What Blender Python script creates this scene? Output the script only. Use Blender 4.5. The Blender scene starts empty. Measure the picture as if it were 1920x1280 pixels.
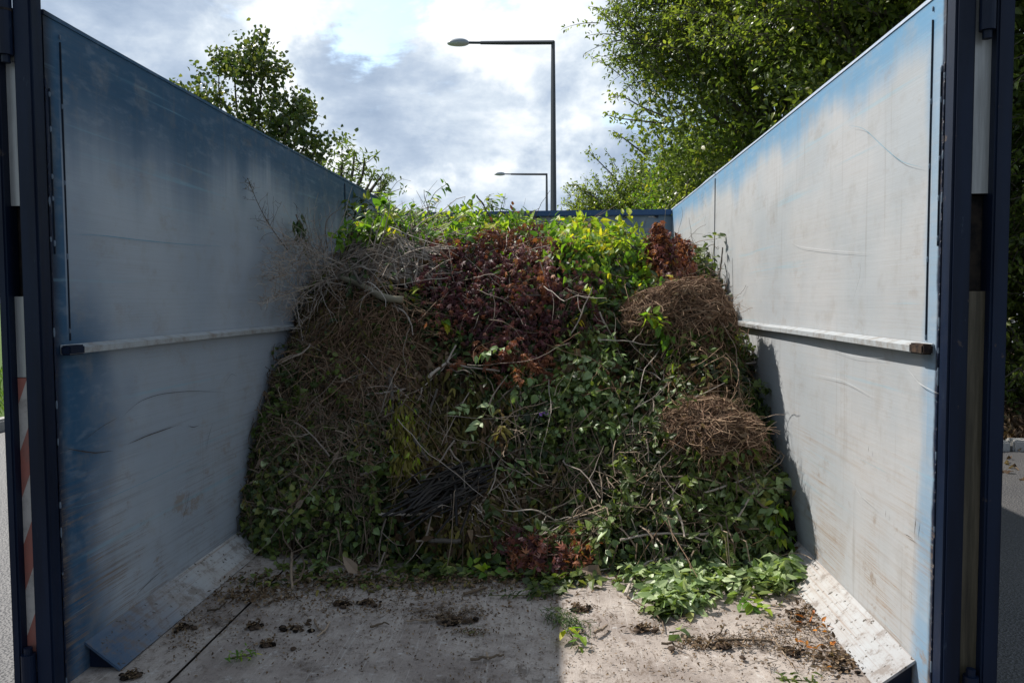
import bpy, math, random
import numpy as np
from mathutils import Vector, Matrix
rng = np.random.default_rng(11)
random.seed(5)
scene = bpy.context.scene
COL = scene.collection
# ------------------------------------------------------------------ camera
HC = 1.20                                # camera height over the yard
YAW, PITCH, ROLL = .0614, .0525, -.0052
cy, sy, cp, sp = math.cos(YAW), math.sin(YAW), math.cos(PITCH), math.sin(PITCH)
FW = np.array([-sy*cp, cy*cp, -sp]); R0 = np.array([cy, sy, 0.]); U0 = np.cross(R0, FW)
RT = R0*math.cos(ROLL)+U0*math.sin(ROLL); UP = U0*math.cos(ROLL)-R0*math.sin(ROLL)
CAM = np.array([0., 0., HC]); FPX = 1493.3
cam_d = bpy.data.cameras.new('camera'); cam = bpy.data.objects.new('camera', cam_d); COL.objects.link(cam)
cam_d.sensor_width = 36; cam_d.lens = 28; cam_d.clip_start = .05; cam_d.clip_end = 3000
M = Matrix(((RT[0], UP[0], -FW[0], 0), (RT[1], UP[1], -FW[1], 0), (RT[2], UP[2], -FW[2], HC), (0, 0, 0, 1)))
cam.matrix_world = M
scene.camera = cam

def ray(px, py):
    d = FW + RT*((px-960)/FPX) + UP*((640-py)/FPX)
    return d
def at(px, py, Y):                        # the place seen at (px,py) in the plane Y metres down the skip
    d = ray(px, py); return CAM + d*(Y/d[1])
def on_z(px, py, z):
    d = ray(px, py); return CAM + d*((z-HC)/d[2])
def proj(P):
    d = P-CAM; w = d@FW
    return 960+FPX*(d@RT)/w, 640-FPX*(d@UP)/w

# ------------------------------------------------------------------ sun, sky
SUNV = np.array([-1.0, .70, 1.336]); SUNV = SUNV/np.linalg.norm(SUNV)
SUN_EL = math.asin(SUNV[2]); SUN_AZ = math.atan2(SUNV[0], SUNV[1])
sl = bpy.data.lights.new('sun', 'SUN'); sl.energy = 4.8; sl.angle = math.radians(.6); sl.color = (1, .945, .87)
so = bpy.data.objects.new('sun', sl); COL.objects.link(so)
so.rotation_euler = Vector(-SUNV).to_track_quat('-Z', 'Y').to_euler()
scene.view_settings.view_transform = 'Standard'; scene.view_settings.look = 'None'
scene.view_settings.exposure = 0.42; scene.view_settings.gamma = 1

def unit_(a): a = np.array(a, float); return a/np.linalg.norm(a)
class NT:
    def __init__(s, tree): s.t = tree; s.n = tree.nodes; s.l = tree.links
    def new(s, typ, ins=None, **kw):
        nd = s.n.new(typ)
        for k, v in kw.items(): setattr(nd, k, v)
        for k, v in (ins or {}).items(): s.set(nd.inputs[k], v)
        return nd
    def set(s, sock, v):
        if isinstance(v, bpy.types.NodeSocket): s.l.new(v, sock)
        elif isinstance(v, bpy.types.Node): s.l.new(v.outputs[0], sock)
        else:
            if sock.type == 'RGBA' and hasattr(v, '__len__') and len(v) == 3: v = (*v, 1)
            sock.default_value = v
    def math(s, op, a, b=0., c=0., clamp=False):
        nd = s.n.new('ShaderNodeMath'); nd.operation = op; nd.use_clamp = clamp
        s.set(nd.inputs[0], a); s.set(nd.inputs[1], b); s.set(nd.inputs[2], c); return nd.outputs[0]
    def mix(s, f, a, b, blend='MIX'):
        nd = s.n.new('ShaderNodeMix'); nd.data_type = 'RGBA'; nd.blend_type = blend
        s.set(nd.inputs[0], f); s.set(nd.inputs[6], a); s.set(nd.inputs[7], b); return nd.outputs[2]
    def ramp(s, f, stops, interp='LINEAR'):
        nd = s.n.new('ShaderNodeValToRGB'); e = nd.color_ramp.elements; nd.color_ramp.interpolation = interp
        while len(e) < len(stops): e.new(.5)
        for q, (p, c) in zip(e, stops):
            q.position = p; q.color = (c, c, c, 1) if not hasattr(c, '__len__') else (*c, 1)
        s.set(nd.inputs[0], f); return nd.outputs[0]
    def smooth(s, v, a, b):
        nd = s.n.new('ShaderNodeMapRange'); nd.interpolation_type = 'SMOOTHSTEP'; nd.clamp = True
        s.set(nd.inputs[0], v); s.set(nd.inputs[1], a); s.set(nd.inputs[2], b); return nd.outputs[0]
    def noise(s, vec, scale, detail=4, rough=.55, dist=0., out=0):
        return s.new('ShaderNodeTexNoise', {'Vector': vec, 'Scale': scale, 'Detail': detail, 'Roughness': rough, 'Distortion': dist}).outputs[out]
    def vmap(s, vec, scale=(1, 1, 1), rot=(0, 0, 0), loc=(0, 0, 0)):
        return s.new('ShaderNodeMapping', {'Vector': vec, 'Scale': scale, 'Rotation': rot, 'Location': loc}).outputs[0]

world = bpy.data.worlds.new('World'); scene.world = world; world.use_nodes = True
w = NT(world.node_tree); w.n.clear()
sky = w.new('ShaderNodeTexSky', sky_type='NISHITA'); sky.sun_disc = False
sky.sun_elevation = SUN_EL; sky.sun_rotation = SUN_AZ; sky.air_density = 1.3; sky.dust_density = 1.2
gen = w.new('ShaderNodeTexCoord').outputs['Generated']
nrm = w.new('ShaderNodeVectorMath', {0: gen}, operation='NORMALIZE').outputs[0]
def blob(px, py, inner, outer):           # a soft bank of cloud around one direction of the sky
    d = ray(px, py); d = d/np.linalg.norm(d)
    dt = w.new('ShaderNodeVectorMath', {0: wob, 1: tuple(d)}, operation='DOT_PRODUCT').outputs['Value']
    return w.smooth(dt, math.cos(math.radians(outer)), math.cos(math.radians(inner)))
wn = w.noise(nrm, 5.5, 6, .6, out=1)
wob = w.new('ShaderNodeVectorMath', {0: w.new('ShaderNodeVectorMath', {0: wn, 1: (.5, .5, .5)}, operation='SUBTRACT').outputs[0], 3: .42}, operation='SCALE').outputs[0]
wob = w.new('ShaderNodeVectorMath', {0: nrm, 1: wob}, operation='ADD').outputs[0]
wob = w.new('ShaderNodeVectorMath', {0: wob}, operation='NORMALIZE').outputs[0]
flat = w.vmap(nrm, (1, 1, 2.1), loc=(.37, .2, .1))
n1 = w.noise(flat, 4.2, 9, .56, .35); n2 = w.noise(flat, 11., 7, .6, .2)
shade = w.math('ADD', w.math('MULTIPLY', n1, .62), w.math('MULTIPLY', n2, .38))
bright = w.math('MULTIPLY', blob(640, 90, 2, 13), .09)
bright = w.math('ADD', bright, w.math('MULTIPLY', blob(880, 120, 0, 9), .10))
bright = w.math('ADD', bright, w.math('MULTIPLY', blob(800, 330, 0, 11), .10))
bright = w.math('ADD', bright, w.math('MULTIPLY', blob(1090, 30, 0, 8), .10))
dark = w.math('MULTIPLY', blob(740, 200, 1, 8), .25)
dark = w.math('ADD', dark, w.math('MULTIPLY', blob(1100, 200, 1, 9), .15))
dark = w.math('ADD', dark, w.math('MULTIPLY', blob(190, 40, 1, 9), .14))
shade = w.math('SUBTRACT', w.math('ADD', shade, bright), dark)
ccol = w.ramp(shade, [(.34, (3.2, 4.1, 5.5)), (.45, (4.5, 5.4, 6.7)), (.54, (6.4, 7.2, 8.1)), (.63, (9.0, 9.4, 9.8)), (.82, (11.5, 11.5, 11.5))])
for q in []: pass
# colour ramps clamp nothing: values above 1 are kept
gap = w.math('MULTIPLY', blob(720, 0, 0, 6), 1.0)
hole = w.smooth(w.math('SUBTRACT', w.noise(flat, 3.1, 7, .6, .3), w.math('MULTIPLY', gap, .09)), .36, .46)
skyc = w.mix(1.0, sky.outputs[0], (1.9, 1.9, 1.9), 'MULTIPLY')
final = w.mix(hole, skyc, ccol)
sd = tuple(unit_([-.15, 1, .35]))
look = w.new('ShaderNodeVectorMath', {0: nrm, 1: sd}, operation='DOT_PRODUCT').outputs['Value']
final = w.mix(w.smooth(look, .05, .92), w.mix(1.0, final, (.57, .60, .64), 'MULTIPLY'), final)
bg = w.new('ShaderNodeBackground', {'Color': final, 'Strength': .087})
w.l.new(bg.outputs[0], w.new('ShaderNodeOutputWorld').inputs[0])

# ------------------------------------------------------------------ materials
MATS = {}
def material(name):
    m = bpy.data.materials.new(name); m.use_nodes = True; t = NT(m.node_tree); t.n.clear()
    MATS[name] = m; return m, t
def finish(t, col, rough=.6, spec=.4, metal=0., bump=None, bstr=.3, bdist=.01, coat=0.):
    b = t.new('ShaderNodeBsdfPrincipled', {'Base Color': col, 'Roughness': rough, 'Specular IOR Level': spec, 'Metallic': metal, 'Coat Weight': coat})
    if bump is not None:
        t.l.new(t.new('ShaderNodeBump', {'Height': bump, 'Strength': bstr, 'Distance': bdist}).outputs[0], b.inputs['Normal'])
    t.l.new(b.outputs[0], t.new('ShaderNodeOutputMaterial').inputs[0])
def wpos(t): return t.new('ShaderNodeNewGeometry').outputs['Position']
def rnd_attr(t): return t.new('ShaderNodeAttribute', attribute_name='rnd').outputs['Fac']

def leaf_mat(name, stops, trans=.35, rough=.5, spec=.35):
    m, t = material(name); c = t.ramp(rnd_attr(t), stops)
    n = t.noise(wpos(t), 60, 2); c = t.mix(t.math('MULTIPLY', n, .35), c, t.mix(1, c, (.45, .5, .4), 'MULTIPLY'))
    p = t.new('ShaderNodeBsdfPrincipled', {'Base Color': c, 'Roughness': rough, 'Specular IOR Level': spec})
    tc = t.mix(1., c, (1.7, 1.75, .8), 'MULTIPLY')
    tr = t.new('ShaderNodeBsdfTranslucent', {'Color': tc})
    mx = t.new('ShaderNodeMixShader', {0: trans, 1: p.outputs[0], 2: tr.outputs[0]})
    t.l.new(mx.outputs[0], t.new('ShaderNodeOutputMaterial').inputs[0]); return m
def bark_mat(name, stops, rough=.8):
    m, t = material(name); c = t.ramp(rnd_attr(t), stops); n = t.noise(wpos(t), 90, 4)
    c = t.mix(t.math('MULTIPLY', n, .6), c, t.mix(1, c, (.4, .38, .35), 'MULTIPLY'))
    finish(t, c, rough, .25, bump=n, bstr=.4, bdist=.004); return m

G = lambda *a: a
leaf_mat('leaf_dark_green', [(0, (.02, .038, .01)), (.5, (.045, .085, .018)), (.85, (.08, .14, .035)), (1, (.14, .14, .035))], .28)
leaf_mat('leaf_ivy', [(0, (.015, .03, .008)), (.45, (.06, .092, .018)), (.85, (.16, .215, .045)), (1, (.32, .33, .09))], .30, .5, .4)
leaf_mat('leaf_pale_green', [(0, (.10, .16, .05)), (.5, (.20, .30, .10)), (1, (.48, .56, .30))], .22, .42, .5)
leaf_mat('leaf_lime', [(0, (.07, .16, .02)), (.5, (.15, .28, .03)), (.85, (.32, .42, .04)), (1, (.55, .48, .04))], .45, .45)
leaf_mat('leaf_yellow', [(0, (.22, .32, .03)), (.6, (.45, .5, .05)), (1, (.65, .5, .05))], .45, .45)
leaf_mat('leaf_red', [(0, (.07, .024, .03)), (.4, (.15, .048, .056)), (.7, (.24, .08, .075)), (.9, (.38, .13, .07)), (1, (.5, .3, .28))], .18, .55, .4)
leaf_mat('leaf_rust', [(0, (.10, .035, .022)), (.5, (.24, .08, .04)), (1, (.46, .19, .09))], .22, .6, .4)
leaf_mat('leaf_dead', [(0, (.05, .03, .018)), (.5, (.13, .08, .045)), (1, (.28, .2, .13))], .15, .7, .2)
leaf_mat('leaf_tan', [(0, (.2, .14, .10)), (1, (.34, .25, .18))], .15, .6, .3)
leaf_mat('leaf_orange', [(0, (.35, .10, .02)), (1, (.5, .2, .03))], .2, .5, .3)
leaf_mat('leaf_olive', [(0, (.05, .045, .015)), (.5, (.12, .10, .03)), (1, (.24, .2, .05))], .2, .65, .2)
leaf_mat('leaf_tree', [(0, (.05, .08, .02)), (.5, (.115, .165, .036)), (.9, (.21, .265, .055)), (1, (.30, .29, .06))], .42, .38, .5)
leaf_mat('leaf_tree_light', [(0, (.10, .145, .03)), (.5, (.17, .23, .045)), (1, (.28, .32, .07))], .46, .34, .5)
leaf_mat('leaf_poplar', [(0, (.04, .07, .025)), (.5, (.08, .12, .035)), (1, (.17, .18, .05))], .35, .35, .5)
leaf_mat('leaf_buddleia', [(0, (.07, .11, .03)), (1, (.18, .24, .07))], .4)
leaf_mat('grass_blades', [(0, (.04, .09, .02)), (1, (.12, .2, .04))], .4)
bark_mat('twig_brown', [(0, (.04, .03, .02)), (.45, (.15, .11, .075)), (1, (.44, .34, .25))])
bark_mat('twig_pale', [(0, (.20, .16, .13)), (.5, (.38, .32, .27)), (1, (.58, .51, .44))])
bark_mat('twig_black', [(0, (.008, .007, .007)), (1, (.03, .026, .025))], .5)
bark_mat('straw', [(0, (.12, .065, .04)), (.5, (.25, .15, .09)), (1, (.46, .32, .21))])
bark_mat('bark_green', [(0, (.22, .20, .14)), (1, (.36, .32, .23))])
bark_mat('bark_grey', [(0, (.10, .085, .07)), (1, (.16, .14, .12))])
bark_mat('cut_wood', [(0, (.35, .25, .17)), (1, (.45, .33, .24))])
bark_mat('green_stem', [(0, (.07, .09, .03)), (1, (.16, .15, .06))])

m, t = material('soil'); n = t.noise(wpos(t), 40, 8, .7)
finish(t, t.ramp(n, [(.3, (.006, .005, .004)), (.55, (.018, .013, .010)), (.75, (.05, .035, .026))]), .95, .1, bump=n, bstr=1, bdist=.02)
m, t = material('soil_dry'); n = t.noise(wpos(t), 55, 8, .7)
finish(t, t.ramp(n, [(.3, (.035, .024, .018)), (.6, (.10, .07, .05)), (.8, (.2, .15, .11))]), .95, .1, bump=n, bstr=1, bdist=.01)

ZTOP = HC+.777; ZRIB = HC-.119; ZCR = HC-.986; ZF = HC-1.068
XL, XR = -1.385, .965; YN = 2.166; YFAR = 5.086; YB = 7.03; YP = 2.045

def wall_mat(name, blue, spread, dirtc, left):
    m, t = material(name); P = wpos(t); sep = t.new('ShaderNodeSeparateXYZ', {0: P}); X, Y, Z = sep.outputs
    # grey worn paint, with shade put into the left wall's darker, bluer grey
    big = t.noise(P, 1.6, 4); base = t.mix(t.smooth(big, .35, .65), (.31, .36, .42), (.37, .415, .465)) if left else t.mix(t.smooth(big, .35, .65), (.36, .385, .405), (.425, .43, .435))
    # blue over-spray that runs down from the rim
    drip = t.noise(t.vmap(P, (1, 1.25, .01)), 1.0, 3, .6); drip2 = t.noise(t.vmap(P, (1, 15, .6)), 1.0, 4, .6)
    depth = t.math('SUBTRACT', ZTOP, Z)
    lim = t.math('ADD', t.math('MULTIPLY', t.math('SUBTRACT', drip, .30), spread*2.6), t.math('MULTIPLY', t.math('SUBTRACT', drip2, .5), spread*.42))
    lim = t.math('MAXIMUM', t.math('ADD', lim, .12 if left else .05), .08)
    rel = t.math('DIVIDE', depth, lim)
    mk = t.math('SUBTRACT', 1.0, t.smooth(rel, .25, 1.15))
    # blue along the door post
    dy = t.math('SUBTRACT', Y, YN); e = t.noise(t.vmap(P, (1, 1, 1)), 2.3, 3)
    edge = t.math('SUBTRACT', 1.0, t.smooth(dy, 0., t.math('MULTIPLY', t.math('SUBTRACT', e, .12 if left else .25), .85 if left else .22)))
    low = t.math('SUBTRACT', 1.0, t.smooth(Z, ZRIB-.05, ZRIB+.25)) if left else t.smooth(e, .2, .9)
    edge = t.math('MULTIPLY', edge, t.math('ADD', t.math('MULTIPLY', low, .8), .2))
    inner = t.math('SUBTRACT', 1.0, t.smooth(dy, -.012, -.004))
    mk = t.math('MAXIMUM', mk, edge); mk = t.math('MAXIMUM', mk, t.math('MULTIPLY', inner, 1.0 if left else .55))
    mk = t.math('MULTIPLY', mk, t.math('ADD', .8, t.math('MULTIPLY', t.smooth(t.noise(t.vmap(P, (1, 3, 9)), 4, 6), .3, .5), .2)))
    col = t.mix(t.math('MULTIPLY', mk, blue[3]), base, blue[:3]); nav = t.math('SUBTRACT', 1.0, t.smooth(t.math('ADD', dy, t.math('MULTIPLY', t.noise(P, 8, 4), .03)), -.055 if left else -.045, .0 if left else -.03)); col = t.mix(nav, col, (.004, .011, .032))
    # long scrapes that follow the load being pushed in and out
    s1 = t.noise(t.vmap(P, (1, .55, 42), rot=(.10 if left else .07, 0, 0)), 1.7, 6, .7)
    s2 = t.noise(t.vmap(P, (1, 1.1, 85), rot=(-.22, 0, 0)), 2., 5, .75)
    patch = t.smooth(t.noise(P, 2.1, 3), .38, .64)
    lowz = t.math('SUBTRACT', 1.0, t.smooth(Z, ZCR-.05, ZRIB+.1))
    scr = t.math('MULTIPLY', t.smooth(s1, .48, .74), t.math('ADD', .10, t.math('MULTIPLY', lowz, .8)))
    scr = t.math('MULTIPLY', scr, t.math('ADD', .3, patch))
    col = t.mix(t.math('MULTIPLY', scr, .8, clamp=True), col, dirtc)
    s3 = t.noise(t.vmap(P, (1, 1.0, 150), rot=(.12 if left else .16, 0, 0), loc=(2, 5, 1)), 2.4, 5, .8); b3 = t.math('MULTIPLY', t.smooth(s3, .50, .60), t.smooth(t.noise(P, 3.3, 5, .7), .42, .60))
    vlow = t.math('SUBTRACT', 1.0, t.smooth(Z, ZCR-.02, ZCR+.62)); b3 = t.math('MULTIPLY', b3, t.math('ADD', .16, t.math('MULTIPLY', vlow, 1.25))); col = t.mix(t.math('MULTIPLY', b3, .85, clamp=True), col, (.20, .14, .095) if left else (.30, .21, .135))
    pat = t.math('MULTIPLY', t.smooth(t.noise(t.vmap(P, (1, 1, 1.6), loc=(7, 2, 3)), 5.5, 8, .75), .56, .66), t.math('ADD', .24, t.math('MULTIPLY', vlow, .6))); col = t.mix(pat, col, (.24, .18, .13))
    lt = t.math('MULTIPLY', t.smooth(s2, .60, .72), t.math('ADD', .04, t.math('MULTIPLY', lowz, .28)))
    col = t.mix(lt, col, (.55, .60, .63))
    cyan = t.math('MULTIPLY', t.smooth(t.noise(t.vmap(P, (1, .5, 24), rot=(.25, 0, 0), loc=(3, 1, 2)), 1.4, 4), .62, .74), .35)
    col = t.mix(cyan, col, (.22, .42, .52))
    # rain streaks and grime
    v1 = t.noise(t.vmap(P, (1, 30, 1.2)), 1.2, 5, .7); v2 = t.noise(P, 1.3, 4)
    st = t.math('MULTIPLY', t.smooth(v1, .54, .75), t.smooth(v2, .42, .62))
    col = t.mix(t.math('MULTIPLY', st, .42), col, (.19, .165, .14))
    fine = t.noise(t.vmap(P, (1, 3, 3)), 55, 6, .7)
    sp2 = t.smooth(fine, .70, .76); col = t.mix(t.math('MULTIPLY', sp2, .5), col, (.07, .055, .045))
    mott = t.noise(P, 9, 7, .65); col = t.mix(t.math('MULTIPLY', t.smooth(mott, .5, .72), .30), col, (.27, .25, .225))
    h = t.math('ADD', t.math('MULTIPLY', t.noise(P, 2.0, 2), 1.0), t.math('MULTIPLY', s1, .05))
    finish(t, col, t.math('ADD', .34, t.math('MULTIPLY', s1, .35)), .45, bump=h, bstr=.25, bdist=.05)
wall_mat('wall_paint_shade_tone', (.006, .07, .155, .95), .46, (.15, .115, .09), True)  # shade painted in: darker grey, blue and dirt tones for the wall in shadow
wall_mat('wall_paint_sun_tone', (.07, .25, .44, .85), .24, (.28, .20, .13), False)  # same paint in lighter tones, sunlight put into the colour

m, t = material('navy_paint'); P = wpos(t); n = t.noise(P, 18, 8, .7); z = t.noise(t.vmap(P, (6, 6, .6)), 3, 4)
c = t.mix(t.smooth(z, .3, .7), (.0025, .006, .018), (.005, .013, .036)); ch = t.noise(t.vmap(P, (1, 1, .25)), 34, 8, .8); c = t.mix(t.math('MULTIPLY', t.smooth(n, .64, .70), .7), c, (.10, .075, .06)); c = t.mix(t.math('MULTIPLY', t.smooth(ch, .62, .68), .5), c, (.06, .085, .12))
finish(t, c, t.math('ADD', .34, t.math('MULTIPLY', n, .3)), .28, bump=n, bstr=.15, bdist=.004)
m, t = material('rim_paint'); P = wpos(t); n = t.noise(P, 25, 7, .7)
c = t.mix(t.smooth(n, .50, .66), (.36, .42, .52), (.46, .49, .54)); finish(t, c, .4, .5, bump=n, bstr=.2, bdist=.004)
m, t = material('back_rim_paint'); P = wpos(t); n = t.noise(P, 14, 7, .7)
c = t.mix(t.smooth(n, .62, .70), (.022, .075, .18), (.2, .22, .24)); finish(t, c, .4, .5)
m, t = material('ledge_paint'); P = wpos(t); n = t.noise(P, 22, 8, .7); n3 = t.noise(P, 2.5, 3)
c = t.mix(t.smooth(n, .42, .7), (.36, .385, .40), (.24, .22, .20)); c = t.mix(t.math('MULTIPLY', t.smooth(n3, .6, .7), .5), c, (.12, .09, .07))
finish(t, c, .5, .4, bump=n, bstr=.3, bdist=.004)
m, t = material('ledge_end_rust'); P = wpos(t); n = t.noise(P, 30, 7, .7)
finish(t, t.mix(t.smooth(n, .4, .6), (.018, .013, .012), (.07, .045, .03)), .7, .2, bump=n, bstr=.5, bdist=.004)
m, t = material('gap_grime'); P = wpos(t); n = t.noise(P, 12, 6, .7)
finish(t, t.mix(t.smooth(n, .4, .7), (.012, .012, .014), (.06, .045, .035)), .8, .2)
m, t = material('back_wall_paint'); P = wpos(t); n = t.noise(P, 4, 6)
finish(t, t.mix(t.smooth(n, .4, .6), (.16, .21, .27), (.25, .28, .32)), .5, .4)

m, t = material('skirt_paint'); P = wpos(t); sep = t.new('ShaderNodeSeparateXYZ', {0: P}); Y = sep.outputs[1]
s1 = t.noise(t.vmap(P, (60, .7, 60)), 1.6, 6, .7); n = t.noise(P, 7, 7, .65)
c = t.mix(t.smooth(n, .3, .7), (.44, .45, .45), (.35, .33, .31)); c = t.mix(t.math('MULTIPLY', t.smooth(s1, .46, .66), .75), c, (.27, .20, .15))
bl = t.math('SUBTRACT', 1.0, t.smooth(t.math('ADD', Y, t.math('MULTIPLY', n, .6)), 2.35, 3.25)); lf = t.math('LESS_THAN', sep.outputs[0], 0.); bl = t.math('MULTIPLY', bl, t.math('ADD', .25, t.math('MULTIPLY', lf, .7))); c = t.mix(bl, c, (.015, .06, .13))
c = t.mix(t.math('MULTIPLY', t.smooth(t.noise(P, 14, 9, .8), .50, .60), .6), c, (.13, .10, .08)); c = t.mix(t.smooth(t.noise(P, 60, 4), .62, .68), c, (.05, .04, .03)); finish(t, c, .55, .35, bump=s1, bstr=.2, bdist=.005)

m, t = material('floor_plate'); P = wpos(t)
n = t.noise(P, 3.2, 8, .62); f2 = t.noise(P, 26, 9, .75); f3 = t.noise(t.vmap(P, (3, 1.4, 1)), 9, 9, .8); f4 = t.noise(P, 110, 4, .7)
c = t.mix(t.smooth(n, .36, .62), (.40, .35, .31), (.25, .21, .185)); c = t.mix(t.math('MULTIPLY', t.smooth(f3, .44, .64), .28), c, (.19, .155, .135)); g_ = t.noise(P, 5.5, 10, .78); c = t.mix(t.math('MULTIPLY', t.smooth(g_, .54, .66), .75), c, (.10, .078, .064))
c = t.mix(t.math('MULTIPLY', t.smooth(f2, .53, .70), .75), c, (.13, .105, .088)); c = t.mix(t.math('MULTIPLY', t.smooth(f2, .30, .42), .0), c, (.6, .6, .6))
c = t.mix(t.math('MULTIPLY', t.smooth(f4, .58, .72), .6), c, (.08, .065, .055))
c = t.mix(t.math('MULTIPLY', t.math('SUBTRACT', 1., t.smooth(f2, .30, .44)), .55), c, (.60, .59, .57))
w1 = t.noise(t.vmap(P, (2.2, 1, 1)), 17, 9, .82); w2 = t.noise(P, 2.3, 5, .6); c = t.mix(t.math('MULTIPLY', t.smooth(w1, .52, .60), t.smooth(w2, .36, .60)), c, (.15, .115, .09))
sp = t.noise(P, 230, 3, .6); c = t.mix(t.math('MULTIPLY', t.smooth(sp, .64, .70), .8), c, (.05, .035, .028)); sr = t.noise(t.vmap(P, (60, 1.2, 1)), 3., 5, .75); c = t.mix(t.math('MULTIPLY', t.smooth(sr, .56, .66), .35), c, (.55, .52, .48))
finish(t, c, .75, .25, bump=t.math('ADD', f2, t.math('MULTIPLY', f4, .5)), bstr=.45, bdist=.008)

m, t = material('asphalt'); P = wpos(t); n = t.noise(P, 130, 4, .8); n2 = t.noise(P, 1.3, 5); v = t.new('ShaderNodeTexVoronoi', {'Vector': P, 'Scale': 95.}).outputs[0]
c = t.mix(t.smooth(n, .4, .7), (.045, .045, .048), (.11, .105, .105)); c = t.mix(t.math('MULTIPLY', t.smooth(n2, .4, .7), .35), c, (.10, .095, .09))
finish(t, c, .62, .5, bump=v, bstr=.7, bdist=.008)
m, t = material('litter_earth'); P = wpos(t); n = t.noise(P, 22, 8, .7)
finish(t, t.ramp(n, [(.3, (.03, .02, .014)), (.5, (.09, .055, .035)), (.7, (.2, .13, .085))]), .9, .1, bump=n, bstr=1, bdist=.03)
m, t = material('grass_ground'); P = wpos(t); n = t.noise(P, 9, 8, .7)
finish(t, t.ramp(n, [(.3, (.04, .08, .018)), (.7, (.11, .17, .04))]), .9, .1, bump=n, bstr=1, bdist=.03)
m, t = material('kerb_stone'); P = wpos(t); n = t.noise(P, 30, 7, .7); finish(t, t.mix(n, (.3, .29, .27), (.42, .41, .39)), .85, .2, bump=n, bstr=.4, bdist=.005)
m, t = material('lamp_steel'); P = wpos(t); n = t.noise(P, 4, 5); finish(t, t.mix(n, (.035, .042, .055), (.06, .068, .08)), .45, .5, .0)
m, t = material('lamp_housing'); finish(t, (.30, .33, .36), .4, .5)
m, t = material('lamp_glass'); finish(t, (.5, .52, .54), .2, .5)
m, t = material('marking_sheet'); P = wpos(t); sep = t.new('ShaderNodeSeparateXYZ', {0: P})
s = t.math('ADD', t.math('MULTIPLY', sep.outputs[0], -2.6), sep.outputs[2]); fr = t.math('FRACT', t.math('MULTIPLY', s, 3.9))
n = t.noise(P, 20, 6, .7); c = t.mix(t.math('GREATER_THAN', fr, .5), (.50, .46, .42), (.36, .13, .10))
c = t.mix(t.math('MULTIPLY', t.smooth(n, .45, .7), .5), c, (.16, .13, .11)); finish(t, c, .45, .4)
m, t = material('dirty_metal'); P = wpos(t); n = t.noise(t.vmap(P, (30, 30, 1.4)), 1.5, 7, .7)
finish(t, t.ramp(n, [(.3, (.22, .22, .21)), (.55, (.42, .42, .41)), (.8, (.6, .6, .59))]), .35, .5, .2)
m, t = material('grimy_metal'); P = wpos(t); n = t.noise(t.vmap(P, (30, 30, 1.4)), 1.5, 7, .7)
finish(t, t.ramp(n, [(.3, (.02, .016, .012)), (.5, (.07, .058, .036)), (.8, (.18, .145, .10))]), .5, .4)

def plain(name, c, r=.6):
    m, t = material(name); n = t.noise(wpos(t), 40, 6, .7); finish(t, t.mix(n, tuple(q*.75 for q in c), tuple(q*1.2 for q in c)), r, .3, bump=n, bstr=.3, bdist=.003)
plain('scrape_brown', (.06, .045, .035)); plain('scrape_cyan', (.16, .32, .42)); plain('scrape_pale', (.6, .61, .62)); plain('seam_dark', (.012, .018, .03)); plain('weld', (.13, .17, .22)); plain('violet_petals', (.3, .15, .5))

# ------------------------------------------------------------------ mesh helpers
def empty(name, loc=(0, 0, 0)):
    o = bpy.data.objects.new(name, None); o.location = loc; o.empty_display_size = .1; COL.objects.link(o); return o
def tag(o, label=None, cat=None, group=None, kind=None):
    if label: o['label'] = label
    if cat: o['category'] = cat
    if group: o['group'] = group
    if kind: o['kind'] = kind
    return o

class Soup:
    """collects many small shapes and links them as ONE mesh object"""
    def __init__(s): s.v = []; s.f = []; s.r = []; s.m = []; s.n = 0; s.mats = []
    def mi(s, mat):
        if mat not in s.mats: s.mats.append(mat)
        return s.mats.index(mat)
    def add(s, V, F, rnd=.5, mat='soil'):
        V = np.asarray(V, float); k = s.mi(mat); s.v.append(V)
        r = np.broadcast_to(np.asarray(rnd, float), (len(V),)); s.r.append(r)
        for grp in (F if isinstance(F, list) and len(F) and isinstance(F[0], np.ndarray) else [np.asarray(F)]):
            s.f.append((grp+s.n, np.full(len(grp), k)))
        s.n += len(V)
    def build(s, name, parent=None, smooth=False):
        me = bpy.data.meshes.new(name); V = np.concatenate(s.v)
        org = np.array(parent.location) if parent is not None and parent.type == 'EMPTY' else np.zeros(3)
        q = parent
        while q is not None and q.parent is not None:
            q = q.parent; org = org + np.array(q.location)
        V = V-org
        me.vertices.add(len(V)); me.vertices.foreach_set('co', V.ravel())
        loops = np.concatenate([g.ravel() for g, _ in s.f]); sizes = np.concatenate([np.full(len(g), g.shape[1]) for g, _ in s.f])
        mi = np.concatenate([k for _, k in s.f]); st = np.concatenate([[0], np.cumsum(sizes)[:-1]])
        me.loops.add(len(loops)); me.loops.foreach_set('vertex_index', loops.astype(np.int32))
        me.polygons.add(len(sizes)); me.polygons.foreach_set('loop_start', st.astype(np.int32)); me.polygons.foreach_set('loop_total', sizes.astype(np.int32))
        me.polygons.foreach_set('material_index', mi.astype(np.int32))
        me.polygons.foreach_set('use_smooth', np.full(len(sizes), smooth))
        for k in s.mats: me.materials.append(MATS[k])
        a = me.attributes.new('rnd', 'FLOAT', 'POINT'); a.data.foreach_set('value', np.concatenate(s.r).astype(np.float32))
        me.update(calc_edges=True); me.validate()
        o = bpy.data.objects.new(name, me); COL.objects.link(o)
        if parent is not None: o.parent = parent
        return o

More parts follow.
